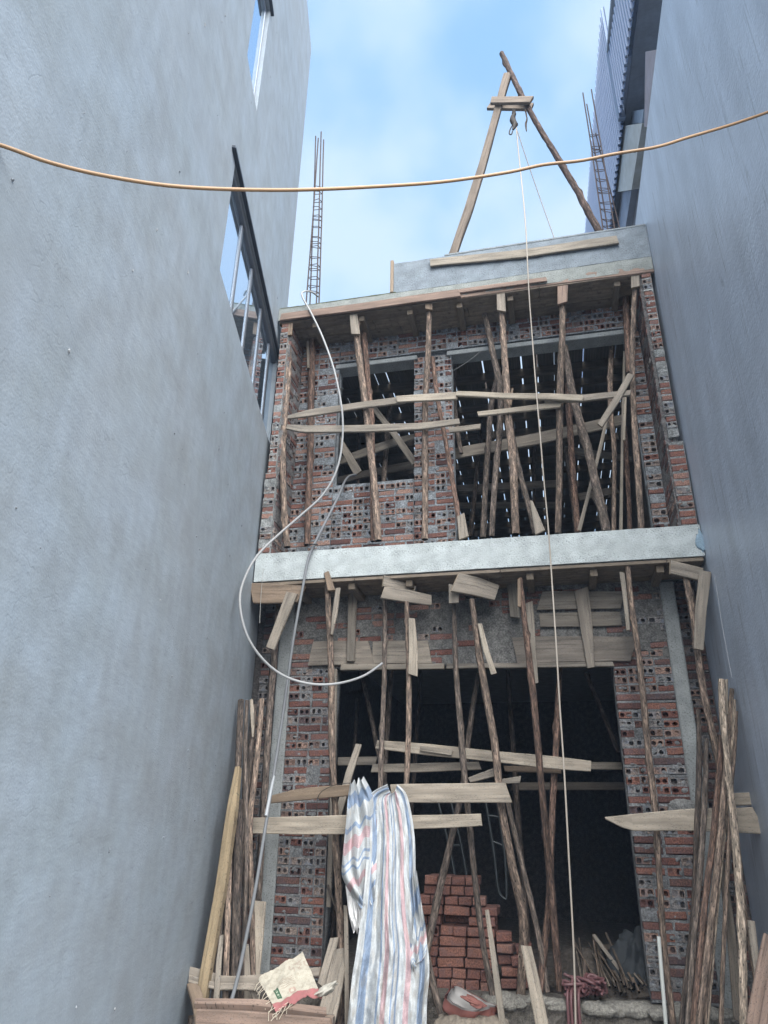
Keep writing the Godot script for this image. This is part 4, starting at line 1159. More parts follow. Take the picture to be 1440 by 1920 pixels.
	th = pole("timber_prop", "prop", [[944, 1460, -6.1, 11], [958, 1530, -6.1, 11], [985, 1650, -6.12, 11], [1010, 1760, -6.12, 12], [1027, 1860, -6.12, 12]], "grey", "prop leaning right beside the stoutest prop, splintered at its head", G)
	nailed(th, "splint", [[942, 1466, -6.0, 9], [976, 1462, -6.0, 13]], "form")
	# inside the room
	var I := "props standing inside the ground-floor room"
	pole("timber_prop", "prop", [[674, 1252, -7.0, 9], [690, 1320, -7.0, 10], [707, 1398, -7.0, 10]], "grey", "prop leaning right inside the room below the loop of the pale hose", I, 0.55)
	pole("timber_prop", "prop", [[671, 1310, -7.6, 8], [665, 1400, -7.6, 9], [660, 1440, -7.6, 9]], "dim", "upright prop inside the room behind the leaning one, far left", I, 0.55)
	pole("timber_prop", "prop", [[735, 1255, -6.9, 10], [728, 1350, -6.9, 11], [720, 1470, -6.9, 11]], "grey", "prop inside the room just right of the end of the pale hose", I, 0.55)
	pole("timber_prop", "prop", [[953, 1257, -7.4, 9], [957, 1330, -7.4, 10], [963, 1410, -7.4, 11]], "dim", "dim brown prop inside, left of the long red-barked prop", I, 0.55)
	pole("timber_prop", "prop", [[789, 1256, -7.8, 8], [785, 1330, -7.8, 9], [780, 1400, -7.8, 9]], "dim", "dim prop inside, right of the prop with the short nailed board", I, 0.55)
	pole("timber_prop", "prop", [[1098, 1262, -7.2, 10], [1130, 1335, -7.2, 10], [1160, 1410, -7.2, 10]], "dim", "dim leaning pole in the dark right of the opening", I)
	plank("jamb_board", [[628, 1255, ZW + 0.03, 9], [624, 1480, ZW + 0.03, 9], [616, 1700, ZW + 0.03, 8]], "grey", "upright board lining the left jamb of the ground-floor opening", "", 0.04)
	# rails
	plank("plank", [[706, 1396, Z - 0.35, 16], [800, 1405, Z - 0.35, 20], [920, 1418, Z - 0.35, 19], [1010, 1427, Z - 0.35, 22], [1108, 1437, Z - 0.35, 20]], "pale", "long rail falling to the right across the ground-floor opening", "", 0.03)
	plank("lath", [[788, 1403, Z - 0.31, 10], [848, 1412, Z - 0.31, 10]], "grey", "short lath nailed on the long falling rail", "", 0.02)
	plank("plank", [[627, 1428, -6.5, 14], [706, 1427, -6.5, 15]], "form", "rail inside the left part of the ground-floor opening", "", 0.03)
	plank("plank", [[698, 1440, -6.3, 15], [780, 1440, -6.3, 16], [900, 1436, -6.3, 15]], "grey", "rail just below the long falling rail", "", 0.03)
	plank("plank", [[946, 1441, -6.3, 10], [1052, 1445, -6.3, 11]], "brown", "fresh brown rail piece behind the long red-barked prop", "", 0.03)
	plank("plank", [[1050, 1436, -7.2, 12], [1172, 1436, -7.2, 13]], "grey", "rail deep inside, right of the lift rope", "", 0.03)
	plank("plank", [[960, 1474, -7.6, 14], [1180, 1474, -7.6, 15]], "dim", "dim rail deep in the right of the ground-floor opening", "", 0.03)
	plank("plank", [[880, 1463, -5.98, 10], [932, 1447, -5.98, 15]], "grey", "short brace stub left of the stoutest prop", "", 0.03)
	plank("plank", [[673, 1396, -6.1, 12], [655, 1450, -6.05, 14], [634, 1530, -6.0, 12]], "grey", "short brace slanting down behind the head of the striped sheet", "", 0.03)
	plank("plank", [[735, 1488, Z + 0.14, 32], [850, 1487, Z + 0.14, 35], [954, 1487, Z + 0.14, 35]], "pale", "thick pale board that carries the striped sheet", "", 0.035)
	plank("plank", [[506, 1500, Z + 0.10, 13], [560, 1490, Z + 0.10, 22], [660, 1481, Z + 0.10, 19]], "brown", "brown board from the left pier to the striped sheet, notched", "", 0.03)
	plank("plank", [[470, 1548, Z + 0.16, 26], [560, 1548, Z + 0.16, 31], [640, 1546, Z + 0.16, 33], [770, 1542, Z + 0.16, 24], [903, 1537, Z + 0.16, 21]], "pale", "long board passing behind the striped sheet below the thick one", "", 0.03)
	plank("plank", [[1135, 1534, Z + 0.16, 4], [1180, 1542, Z + 0.16, 28], [1240, 1540, Z + 0.16, 34], [1330, 1537, Z + 0.16, 40], [1423, 1538, Z + 0.16, 46]], "pale", "pale broken board with a pointed end across the right pier", "", 0.035)
	plank("plank", [[1372, 1499, Z + 0.05, 21], [1442, 1497, Z + 0.05, 21]], "pale", "short board end above the pale broken board by the right wall", "", 0.03)
	# the little mortar bed left on the right pier
	var d = put(lump(Vector3(0.13, 0.05, 0.03), 0.3, 41, Color(0.36, 0.36, 0.35)), "mortar_patch", M.mortar, self, P(1285, 1512, ZW + 0.012))
	tag(d, "flat mortar patch on the right pier above the pale broken board", "mortar patch")

func stacks() -> void:
	var A := "poles leaning against the left wall"
	var rows = [
		[[[451, 1313, -5.55, 13], [447, 1440, -5.45, 15], [436, 1620, -5.3, 16], [412, 1830, -5.12, 16]], "dark", "dark pole leaning on the left wall, leftmost tall one"],
		[[[463, 1314, -5.62, 8], [459, 1440, -5.5, 10], [452, 1620, -5.35, 11], [434, 1830, -5.2, 12]], "grey", "slim pole second from the left in the left stack"],
		[[[478, 1322, -5.66, 10], [469, 1440, -5.55, 12], [462, 1600, -5.45, 13], [455, 1830, -5.25, 13]], "dark", "dark pole in the middle of the left stack"],
		[[[491, 1311, -5.62, 11], [482, 1420, -5.52, 12], [469, 1540, -5.4, 12], [470, 1640, -5.36, 11], [474, 1830, -5.25, 11]], "tan", "pale pole at the right of the left stack with peeled bark"],
		[[[448, 1500, -5.3, 15], [444, 1640, -5.2, 19], [442, 1835, -5.05, 20]], "dark", "thickest dark trunk low in the left stack"],
		[[[430, 1580, -5.22, 10], [427, 1700, -5.12, 13], [424, 1835, -5.02, 13]], "tan", "shorter brown pole left of the thickest trunk"],
		[[[459, 1400, -5.4, 8], [462, 1570, -5.28, 9], [458, 1720, -5.18, 9]], "grey", "thin pole in front of the left stack right of the thickest trunk"],
		[[[438, 1470, -5.28, 9], [420, 1650, -5.15, 10], [404, 1832, -5.0, 11]], "dark", "dark thin pole beside the split yellowish one"],
	]
	for q in rows: pole("timber_pole", "pole", q[0], q[1], q[2], A, 0.0)
	plank("split_pole", [[447, 1440, -5.24, 9], [436, 1520, -5.15, 19], [412, 1680, -5.05, 20], [387, 1820, -4.95, 19], [372, 1925, -4.9, 19]], "yellowish", "split yellowish timber leaning outermost on the left wall", "", 0.06)
	plank("lath", [[471, 1312, -5.6, 6], [474, 1350, -5.58, 8], [474, 1382, -5.56, 3]], "pale", "short broken splinter at the top of the left stack", "", 0.02)
	plank("plank", [[486, 1690, -5.42, 25], [484, 1760, -5.36, 20], [480, 1840, -5.3, 13], [477, 1920, -5.25, 11]], "pale", "pale tapering board standing at the right of the left stack", "", 0.025)
	plank("lath", [[416, 1754, -4.98, 7], [411, 1800, -4.95, 10], [404, 1900, -4.9, 12]], "grey", "grey lath standing low in front of the left stack", "", 0.02)
	plank("plank", [[462, 1770, -5.15, 9], [464, 1850, -5.1, 14], [466, 1930, -5.05, 15]], "grey", "grey board low behind the wooden trough", "", 0.02)
	plank("plank", [[472, 1848, -5.0, 12], [490, 1900, -4.95, 13]], "grey", "short slanting board behind the cement bag", "", 0.02)
	var R := "poles leaning against the right wall"
	var rr = [
		[[[1325, 1385, -5.66, 8], [1323, 1470, -5.6, 12], [1316, 1600, -5.5, 13], [1303, 1740, -5.4, 13], [1290, 1915, -5.25, 13]], "grey", "pole with a pale tip at the left of the right stack"],
		[[[1309, 1330, -5.72, 9], [1312, 1420, -5.7, 12], [1308, 1560, -5.6, 12], [1300, 1700, -5.55, 11], [1285, 1850, -5.5, 11]], "dark", "dark pole hidden at the back of the right stack"],
		[[[1352, 1380, -5.6, 11], [1349, 1440, -5.55, 13], [1338, 1560, -5.45, 14], [1320, 1700, -5.35, 14], [1302, 1915, -5.2, 14]], "red", "red-brown pole in the middle of the right stack"],
		[[[1362, 1440, -5.5, 11], [1354, 1540, -5.42, 14], [1343, 1643, -5.35, 15], [1328, 1770, -5.27, 15], [1311, 1915, -5.18, 15]], "tan", "light brown pole slanting to the left in the right stack"],
		[[[1353, 1275, -5.55, 15], [1355, 1340, -5.5, 15], [1361, 1400, -5.42, 13], [1369, 1480, -5.36, 15], [1380, 1600, -5.26, 17], [1388, 1720, -5.18, 18], [1395, 1915, -5.02, 18]], "pale", "pale peeled trunk leaning tallest in the right stack"],
		[[[1372, 1292, -5.6, 9], [1368, 1350, -5.56, 12], [1362, 1420, -5.5, 11], [1350, 1560, -5.42, 10]], "tan", "tan pole behind the pale peeled trunk"],
		[[[1377, 1312, -5.56, 7], [1374, 1370, -5.54, 9], [1368, 1440, -5.5, 8]], "pale", "pale pole end right of the tan one"],
		[[[1381, 1334, -5.55, 7], [1377, 1400, -5.52, 9], [1371, 1480, -5.46, 9], [1366, 1600, -5.4, 9]], "tan", "rightmost thin pole end in the right stack"],
	]
	for q in rr: pole("timber_pole", "pole", q[0], q[1], q[2], R, 0.0)
	plank("lath", [[1362, 1274, -5.58, 5], [1362, 1340, -5.55, 6]], "pale", "sliver of wood at the top of the right stack", "", 0.02)
	plank("plank", [[1354, 1620, -5.6, 12], [1372, 1760, -5.5, 16], [1386, 1915, -5.4, 18]], "dim", "dark board standing behind the pale peeled trunk", "", 0.03)
	plank("plank", [[1408, 1727, -5.2, 13], [1420, 1820, -5.1, 12], [1432, 1900, -5.05, 12]], "grey", "narrow board right of the pale peeled trunk", "", 0.025)
	plank("plank", [[1441, 1755, -5.0, 18], [1428, 1830, -4.95, 24], [1412, 1925, -4.9, 26]], "pink", "pinkish board leaning at the right edge of the plot", "", 0.03)
	plank("plank", [[1450, 1840, -4.85, 22], [1436, 1930, -4.8, 24]], "pink", "second pinkish board, low in the right corner", "", 0.03)
	plank("plank", [[986, 1774, -5.6, 20], [1000, 1840, -5.55, 23], [1017, 1925, -5.5, 26]], "pale", "broad pale board standing in front of the doorway plinth", "", 0.03)
	plank("lath", [[913, 1706, -5.65, 7], [925, 1790, -5.6, 11], [942, 1920, -5.55, 12]], "grey", "grey lath leaning in front of the brick stack", "", 0.025)
	var pv = [P(1235, 1756, -5.75), P(1241, 1830, -5.74), P(1249, 1925, -5.73)]
	pv.append(pv[2] + (pv[2] - pv[1]).normalized() * 0.5)
	tag(put(tube(pv, 0.013, 8, 0.1, 0.0, 0.0, 5, Color(0.5, 0.52, 0.5)), "pipe", M.cord, self), "pale grey pipe standing before the right brick pier", "pipe")

# ---------------------------------------------------------------- on the roof
func roof_things() -> void:
	var za := -5.95
	var o = P(985, 440, za)
	var f = thing("lifting_frame", "A-shaped timber lifting frame standing behind the roof upstand", "lifting frame", o)
	var c = []
	for p in [[952, 141, -5.66, 14], [935, 200, -5.69, 13], [905, 310, -5.8, 14], [878, 395, -5.9, 15], [850, 476, -6.0, 15]]: c.append(p)
	var pts := []
	var hs := []
	for p in c:
		pts.append(P(p[0], p[1], p[2]))
		hs.append(mpp(pts[-1]) * p[3])
	pts.append(pts[-1] + (pts[-1] - pts[-2]).normalized() * 0.85)
	hs.append(hs[-1])
	put(plank_mesh(pts, hs, 0.07, Vector3(0, -0.25, 1).normalized(), 91, Color(0.30, 0.27, 0.25), o), "squared_leg", M.plank, f)
	pts = []
	var rad := []
	for p in [[940, 99, -5.62, 9], [953, 128, -5.64, 10], [978, 178, -5.67, 10], [994, 208, -5.7, 10], [1022, 258, -5.75, 10], [1050, 303, -5.8, 11], [1080, 352, -5.87, 12], [1096, 385, -5.92, 13], [1121, 432, -6.0, 13]]:
		pts.append(P(p[0], p[1], p[2]))
		rad.append(mpp(pts[-1]) * p[3] * 0.5)
	pts.append(pts[-1] + (pts[-1] - pts[-2]).normalized() * 0.8)
	rad.append(rad[-1])
	put(tube(pts, rad, 10, 0.05, 0.25, 0.008, 92, Color(0.17, 0.13, 0.12), o, 0.4), "round_leg", M.bark, f)
	for q in [[[921, 189, -5.63], [997, 188, -5.63], 17, 93], [[917, 199, -5.77], [998, 201, -5.77], 17, 94]]:
		var a = P(q[0][0], q[0][1], q[0][2])
		var b = P(q[1][0], q[1][1], q[1][2])
		put(plank_mesh([a, b], [mpp(a) * q[2], mpp(b) * q[2]], 0.04, Vector3(0, 0, 1), q[3], Color(0.30, 0.27, 0.25), o), "cross_board", M.plank, f)
	# hoist block
	var ho = P(963, 225, -5.68)
	var hk = thing("pulley_hook", "rusty pulley and hook hanging from the crossboards of the lifting frame", "pulley", ho)
	var iron = Color(0.09, 0.075, 0.07)
	put(tube([P(964, 206, -5.68), P(963, 214, -5.68)], 0.022, 8, 0.02, 0.3, 0.0, 1, iron, ho), "lashing", M.rust, hk)
	put(tube([P(965, 213, -5.66), P(961, 224, -5.66), P(965, 234, -5.66), P(962, 243, -5.66)], [0.02, 0.034, 0.03, 0.012], 8, 0.02, 0.3, 0.0, 2, iron, ho), "block", M.rust, hk)
	put(tube([P(960, 236, -5.66), P(956, 244, -5.66), P(955, 251, -5.66), P(959, 252, -5.66), P(961, 246, -5.66)], 0.007, 6, 0.02, 0.0, 0.0, 3, iron, ho), "hook", M.rust, hk)
	var tl = put(tube([P(985, 206, -5.68), P(988, 222, -5.67), P(986, 232, -5.67), P(987, 246, -5.66)], [0.01, 0.008, 0.012, 0.006], 6, 0.03, 0.4, 0.0, 4, Color(0.14, 0.11, 0.09)), "rope_tail", M.bark, self)
	tag(tl, "frayed rope tail hanging from the right of the crossboards", "rope")
	# column starters
	for q in [[[[574, 562], [597, 259]], [[581, 562], [592, 255]], [[593, 562], [602, 247]], [[598, 562], [607, 262]], -6.35, 250, "tall cage of rusty starter bars at the left of the roof", 16, 345],
			[[[1130, 430], [1093, 174]], [[1139, 430], [1100, 195]], [[1151, 424], [1109, 168]], [[1160, 424], [1117, 250]], -6.55, 250, "cage of rusty starter bars at the right of the roof before the clad house", 12, 255]]:
		var base = P(q[1][0][0], q[1][0][1], q[4])
		var rb = thing("starter_bars", q[6], "reinforcement", base)
		for k in 4:
			var zz = q[4] - (0.12 if k % 2 else 0.0)
			var a = P(q[k][0][0], q[k][0][1], zz)
			var b = P(q[k][1][0], q[k][1][1], zz)
			a += (a - b).normalized() * 0.5
			put(tube([a, (a + b) / 2 + Vector3(0.006, 0, 0), b], 0.0085, 6, 0.3, 0.0, 0.004, k, Color(0.16, 0.12, 0.115), base), "steel_bar", M.rust, rb)
		for s in q[7]:
			var yy = lerpf(q[8], 545.0 if q[7] == 16 else 425.0, float(s) / (q[7] - 1)) + rng.randf_range(-5, 5)
			var c4 := []
			for k in [0, 2, 3, 1]:
				var zz = q[4] - (0.12 if k % 2 else 0.0)
				var p0 = q[k][0]
				var p1 = q[k][1]
				c4.append(P(lerpf(p0[0], p1[0], (yy - p0[1]) / (p1[1] - p0[1])), yy + (4 if k % 2 else 0) + rng.randf_range(-2, 2), zz))
			c4.append(c4[0])
			var st := SurfaceTool.new()
			st.begin(Mesh.PRIMITIVE_TRIANGLES)
			for k in 4: tube_into(st, [c4[k], c4[k + 1]], [0.0045, 0.0045], 5, 0.4, 0.0, 0.0, 1, Color(0.16, 0.12, 0.115), base)
			put(st.commit(), "stirrup", M.rust, rb)

func line_of(called: String, category: String, pts: Array, r: float, col: Color, label: String, step := 0.04, m = null) -> MeshInstance3D:
	var c := []
	for p in pts: c.append(P(p[0], p[1], p[2]))
	return tag(put(tube(c, r, 8, step, 0.0, r * 0.7, 7, col, Vector3.ZERO, 0.35), called, m if m else M.cord, self), label, category)

func lines() -> void:
	# the orange cable over the plot, from wall to wall
	line_of("cable", "cable", [[-120, 240, -1.109], [0, 272, -1.220], [90, 304, -1.303], [190, 329, -1.395], [310, 348, -1.506], [430, 355, -1.617], [560, 356, -1.737], [700, 350, -1.867], [830, 341, -1.987], [950, 324, -2.097], [1020, 309, -2.162], [1090, 301, -2.227], [1150, 289, -2.282], [1230, 276, -2.356], [1290, 258, -2.411], [1370, 235, -2.485], [1440, 211, -2.550], [1520, 180, -2.624]], 0.0066, Color(0.30, 0.185, 0.10), "orange-yellow cable sagging across the plot overhead")
	line_of("lift_rope", "rope", [[968, 240, -5.62], [974, 300, -5.62], [985, 420, -5.62], [993, 560, -5.62], [1003, 700, -5.61], [1015, 840, -5.6], [1028, 990, -5.58], [1037, 1120, -5.56], [1048, 1290, -5.54], [1060, 1480, -5.52], [1069, 1650, -5.5], [1076, 1800, -5.5], [1079, 1930, -5.5]], 0.0066, Color(0.34, 0.30, 0.255), "pale hoist rope hanging from the lifting frame down past both floors")
	line_of("lift_rope", "rope", [[970, 246, -5.7], [988, 300, -5.8], [1012, 370, -5.95], [1037, 441, -6.05], [1044, 462, -6.06]], 0.0055, Color(0.25, 0.24, 0.24), "thin second rope running from the pulley back behind the roof upstand")
	# pale hose looping off the roof
	line_of("hose", "hose", [[596, 556, -6.1], [585, 548, -5.95], [571, 547, -5.8], [567, 556, -5.72], [585, 590, -5.70], [606, 636, -5.68], [628, 700, -5.66], [642, 770, -5.64], [642, 830, -5.62], [630, 885, -5.60], [604, 930, -5.57], [565, 966, -5.52], [520, 1005, -5.42], [482, 1043, -5.28], [458, 1088, -5.10], [450, 1130, -5.0], [461, 1186, -5.02], [489, 1232, -5.12], [530, 1266, -5.26], [580, 1282, -5.40], [630, 1282, -5.5], [680, 1268, -5.52], [718, 1243, -5.54]], 0.0102, Color(0.30, 0.305, 0.31), "long pale grey hose looping from the roof over the balcony edge", 0.04, M.hose)
	line_of("hose", "hose", [[667, 890, -6.30], [655, 893, -6.22], [647, 903, -6.15], [638, 925, -5.95], [615, 970, -5.8], [592, 1014, -5.72], [577, 1050, -5.68], [566, 1110, -5.64], [551, 1200, -5.58], [538, 1290, -5.52], [526, 1370, -5.46], [514, 1450, -5.38], [500, 1540, -5.28], [484, 1640, -5.16], [466, 1740, -5.0], [447, 1830, -4.82], [426, 1905, -4.66], [420, 1940, -4.6]], 0.0120, Color(0.15, 0.158, 0.17), "dark twisted hose running from the upper window sill down to the trough", 0.04, M.hose)
	var band = P(586, 1022, -5.69)
	tag(put(tube([band + Vector3(-0.045, 0.0, -0.01), band + Vector3(0, -0.004, 0.03), band + Vector3(0.045, 0.006, -0.01)], 0.008, 6, 0.02, 0.0, 0.0, 3, Color(0.03, 0.03, 0.035)), "strap", M.cord, self), "black strap tying the dark hose at the balcony edge", "strap")
	# whitish tape wound round the dark hose
	line_of("tape", "tape", [[513, 1455, -5.372], [507, 1490, -5.33], [500, 1530, -5.28]], 0.0128, Color(0.36, 0.38, 0.4), "whitish tape wound round the dark hose beside the left stack")
	line_of("wire", "wire", [[850, 695, -6.19], [880, 676, -6.16], [905, 656, -6.12]], 0.003, Color(0.2, 0.2, 0.2), "thin wire from the lintel of the wide upper opening")
	line_of("wire", "wire", [[594, 1528, -5.70], [597, 1492, -5.66], [622, 1474, -5.62], [662, 1469, -5.55], [700, 1488, -5.56], [709, 1502, -5.58]], 0.0025, Color(0.03, 0.03, 0.03), "bent dark wire looping behind the head of the striped sheet")
	line_of("string", "string", [[494, 1066, ZF + 0.02], [490, 1110, ZF + 0.02], [487, 1168, ZF + 0.02]], 0.0018, Color(0.4, 0.4, 0.38), "thin string dangling from the left corner of the balcony")
	line_of("wire", "wire", [[1340, 1080, -5.4], [1354, 1170, -5.3], [1372, 1270, -5.2]], 0.0018, Color(0.25, 0.26, 0.28), "thin pale wire hanging on the right wall")
	line_of("wall_peg", "peg", [[1428, 1084, -4.6], [1433, 1108, -4.62]], 0.005, Color(0.06, 0.06, 0.07), "small dark peg sticking out of the right wall")

# ---------------------------------------------------------------- on the ground
func sheet_mesh(rows: Array, z: float, folds: Callable, nu: int, nv: int, o: Vector3, across := 0.0) -> ArrayMesh:
	var st := SurfaceTool.new()
	st.begin(Mesh.PRIMITIVE_TRIANGLES)
	st.set_smooth_group(0)
	st.set_color(Color.WHITE)
	var at := []
	for j in nv + 1:
		var t = float(j) / nv * (rows.size() - 1)
		var k = clampi(int(t), 0, rows.size() - 2)
		var q: Vector3 = spline(rows.map(func(r): return Vector3(r[0], r[1], r[2])), t)
		var row := []
		for i in nu + 1:
			var u = float(i) / nu
			var d: Vector2 = folds.call(u, float(j) / nv)
			row.append(P(lerpf(q.y, q.z, u) , q.x + d.y, z + d.x))
		at.append(row)
	for side in 2:
		for j in nv:
			for i in nu:
				var off = Vector3(0, 0, -0.003 * side) - o
				var v = [at[j + 1][i] + off, at[j + 1][i + 1] + off, at[j][i + 1] + off, at[j][i] + off]
				var uv = [Vector2(float(i) / nu, float(j + 1) / nv), Vector2(float(i + 1) / nu, float(j + 1) / nv), Vector2(float(i + 1) / nu, float(j) / nv), Vector2(float(i) / nu, float(j) / nv)]
				if across > 0.0:
					for k in 4: uv[k] = Vector2(uv[k].y * across + uv[k].x * 0.35 * uv[k].y, uv[k].x)
				if side == 0: quad(st, v[0], v[1], v[2], v[3], uv)
				else: quad(st, v[1], v[0], v[3], v[2], [uv[1], uv[0], uv[3], uv[2]])
	st.generate_normals()
	return st.commit()

func clutter() -> void:
	var w := 512
	var g1 = nz(w, w, 0.02, 61, 1, 1, 4)
	var g2 = nz(w, w, 0.2, 62, 1, 1, 2)
	var stripes = [[0.10, 0.20, 1], [0.335, 0.36, 1], [0.40, 0.46, 2], [0.52, 0.54, 1], [0.58, 0.60, 1], [0.69, 0.76, 2], [0.87, 0.94, 1]]
	var blue = Color(0.63, 0.71, 0.82)
	var pink = Color(0.88, 0.755, 0.775)
	var white = Color(0.865, 0.885, 0.895)
	T.stripes = rgb_tex(w, w, func(i):
		var u = float(i % w) / w
		var v = float(i / w) / w
		var c = white
		for s in stripes:
			if u > s[0] and u < s[1]: c = [white, blue, pink][s[2]]
		var k = 0.9 + 0.16 * (g1[i] / 255.0 - 0.5) + 0.16 * (g2[i] / 255.0 - 0.5)
		if (i % w) % 6 < 2: k *= 0.96
		return Color(c.r * k, c.g * k, c.b * k).lerp(Color(0.55, 0.5, 0.44), clampf((g1[i] / 255.0 - 0.5) * 1.0, 0, 0.4)))
	M.stripes = M.cloth.duplicate()
	M.stripes.albedo_texture = T.stripes
	M.stripes.heightmap_enabled = true
	M.stripes.heightmap_texture = T.concrete_h
	M.stripes.heightmap_scale = 0.25
	var so = P(725, 1900, -5.5)
	var sh = thing("striped_sheet", "white woven plastic sheet with blue and pink stripes hung over a board before the doorway", "plastic sheet", so)
	var fold = func(u, v):
		var warp = u + 0.05 * wob.get_noise_2d(u * 150.0, v * 130.0) + 0.03 * v
		var z = (0.016 + 0.03 * v) * sin(warp * 15.0 + 0.6) + (0.010 + 0.010 * v) * sin(warp * 33.0 + 2.0 + v)
		z += 0.03 * wob.get_noise_2d(u * 320.0, v * 130.0) + 0.016 * wob.get_noise_2d(u * 900.0, v * 700.0 + 90.0) + 0.008 * wob.get_noise_2d(u * 2200.0, v * 2600.0 + 40.0) + 0.022 * absf(wob.get_noise_2d(u * 420.0 + v * 160.0, v * 330.0 - u * 90.0 + 700.0))
		return Vector2(z + 0.10 * sin(u * PI) * v, 18.0 * sin(u * PI) * exp(-v * 9.0) + 10.0 * wob.get_noise_2d(u * 300.0, 50.0) * v)
	put(sheet_mesh([[1470, 726, 745], [1490, 694, 762], [1530, 690, 772], [1580, 689, 778], [1650, 684, 780], [1720, 676, 788], [1780, 668, 802], [1830, 660, 805], [1880, 655, 801], [1930, 650, 800], [1990, 646, 802]], -5.53, fold, 110, 90, so), "hanging_cloth", M.stripes, sh)
	M.flap = M.stripes.duplicate()
	M.flap.uv1_scale = Vector3(0.7, 1, 1)
	var fold2 = func(u, v):
		return Vector2(0.035 * sin(u * 9.0 + v * 6.0) + 0.02 * sin(u * 17.0 - v * 11.0) + 0.03 * wob.get_noise_2d(u * 300.0, v * 300.0), 16.0 * wob.get_noise_2d(u * 200.0, 9.0))
	put(sheet_mesh([[1464, 657, 682], [1500, 652, 700], [1540, 649, 706], [1600, 643, 706], [1640, 641, 706], [1670, 655, 703], [1698, 676, 702]], -5.50, fold2, 40, 50, so, 1.3), "bunched_flap", M.flap, sh)
	put(sheet_mesh([[1640, 646, 672], [1680, 650, 678], [1720, 655, 682], [1745, 662, 678]], -5.6, fold2, 20, 24, so), "loose_corner", M.cloth, sh)
	put(sheet_mesh([[1640, 772, 781], [1700, 775, 790], [1760, 770, 800], [1800, 764, 797], [1815, 772, 782]], -5.47, fold2, 24, 30, so, 0.9), "turned_edge", M.flap, sh)
	# brick stack
	var r := RandomNumberGenerator.new()
	r.seed = 77
	var base = P(852, 1868, -6.3)
	base.y = 0.555
	var counts = [5, 5, 5, 5, 5, 5, 5, 4, 4, 4, 4, 3, 3]
	var reds = [0, 8, 0, 2, 8, 1]
	var pitch = 0.0695
	for row in 11:
		var stretch = row in [2, 3, 4, 7]
		var half = [0.33, 0.32, 0.33, 0.31, 0.31, 0.30, 0.29, 0.27, 0.26, 0.21, 0.2][row]
		for back in 2:
			var x = -half - 0.02
			while x < half - 0.05:
				var st = stretch or (back == 1)
				var wd = 0.21 if st else 0.104
				if row == 6 and back == 0 and x > -0.12 and x < 0.1:
					x += wd
					continue
				if x + wd > half + 0.08: break
				var br := MeshInstance3D.new()
				br.name = numbered(self, "clay_brick")
				br.mesh = (brick_header[r.randi() % 5] if (not st and r.randf() < 0.12) else brick_solid[r.randi() % 4])
				var squat = 0.5 if br.mesh in brick_solid and not st else 1.0
				br.material_override = M.brick[reds[r.randi() % 6]]
				add_child(br, true)
				br.position = base + Vector3(x + wd / 2, row * pitch, (-0.21 if back else 0.0) + r.randf_range(-0.022, 0.022))
				br.scale = Vector3(squat, 1.22, 1.0 if back else 1.7)
				br.rotation = Vector3(0, r.randf_range(-0.06, 0.06), r.randf_range(-0.015, 0.015))
				var where = "lowest courses" if row < 4 else ("middle courses" if row < 8 else "uppermost courses")
				tag(br, "red clay brick laid in the %s of the stack behind the striped sheet" % where, "brick", "bricks of the stack behind the striped sheet")
				x += wd + r.randf_range(0.001, 0.008)
	for k in 9:
		var br := MeshInstance3D.new()
		br.name = numbered(self, "clay_brick")
		br.mesh = brick_solid[k % 4]
		br.material_override = M.brick[reds[r.randi() % 6]]
		add_child(br, true)
		br.position = base + Vector3(0.40 + 0.11 * (k % 2) + r.randf_range(-0.02, 0.02), (k / 2) * 0.075 + 0.02, -0.05 + r.randf_range(-0.04, 0.04))
		br.scale = Vector3(0.6, 1.2, 1.3)
		br.rotation = Vector3(0, r.randf_range(-0.3, 0.3), 0.12 if k % 2 else 0.0)
		tag(br, "loose red brick tumbled at the right foot of the brick stack", "brick", "loose bricks right of the brick stack")
	# what carries it
	var tr = put(bevel_box(Vector3(-0.40, -0.03, -0.3), Vector3(0.62, 0, 0.14), 0.008, Color(0.10, 0.09, 0.085)), "pallet_board", M.plank, self, base + Vector3(0, -0.045, 0))
	tag(tr, "dark board under the brick stack", "plank")
	var bl = put(bevel_box(Vector3(-0.035, -0.2, -0.1), Vector3(0.035, -0.004, 0.08), 0.006, Color(0.35, 0.32, 0.28)), "support_block", M.plank, self, base + Vector3(0.05, -0.076, 0.05))
	tag(bl, "short block of wood holding up the brick stack board", "block")
	# red torn sack on a sandbag
	var sb = put(lump(Vector3(0.25, 0.08, 0.18), 0.12, 21, Color(0.42, 0.36, 0.29), 18), "sandbag", M.dirt, self, P(888, 1922, -5.62))
	tag(sb, "dusty beige sandbag at the foot of the plinth", "sandbag")
	var ro = P(882, 1880, -5.60)
	var rs = thing("red_sack", "torn dull red sack lying open on the sandbag, pale inside", "sack", ro)
	var bowl = func(rad: Vector3, col: Color, amp: float, seed_: int):
		var st := SurfaceTool.new()
		st.begin(Mesh.PRIMITIVE_TRIANGLES)
		st.set_smooth_group(0)
		st.set_color(col)
		var at = func(i, j):
			var a = TAU * (i % 28) / 28.0
			var e = -PI / 2 + (PI / 2 + 0.12) * j / 8.0
			var d = Vector3(cos(e) * cos(a), sin(e), cos(e) * sin(a))
			var q = 1.0 + amp * wob.get_noise_3dv(d * 130.0 + Vector3(seed_ * 50, 0, 0))
			d *= q
			return Vector3(d.x * rad.x, d.y * rad.y + 0.02 * sin(a * 2.0 + 0.5) * j / 8.0, d.z * rad.z)
		for j in 8:
			for i in 28: quad(st, at.call(i + 1, j), at.call(i, j), at.call(i, j + 1), at.call(i + 1, j + 1))
		st.generate_normals()
		return st.commit()
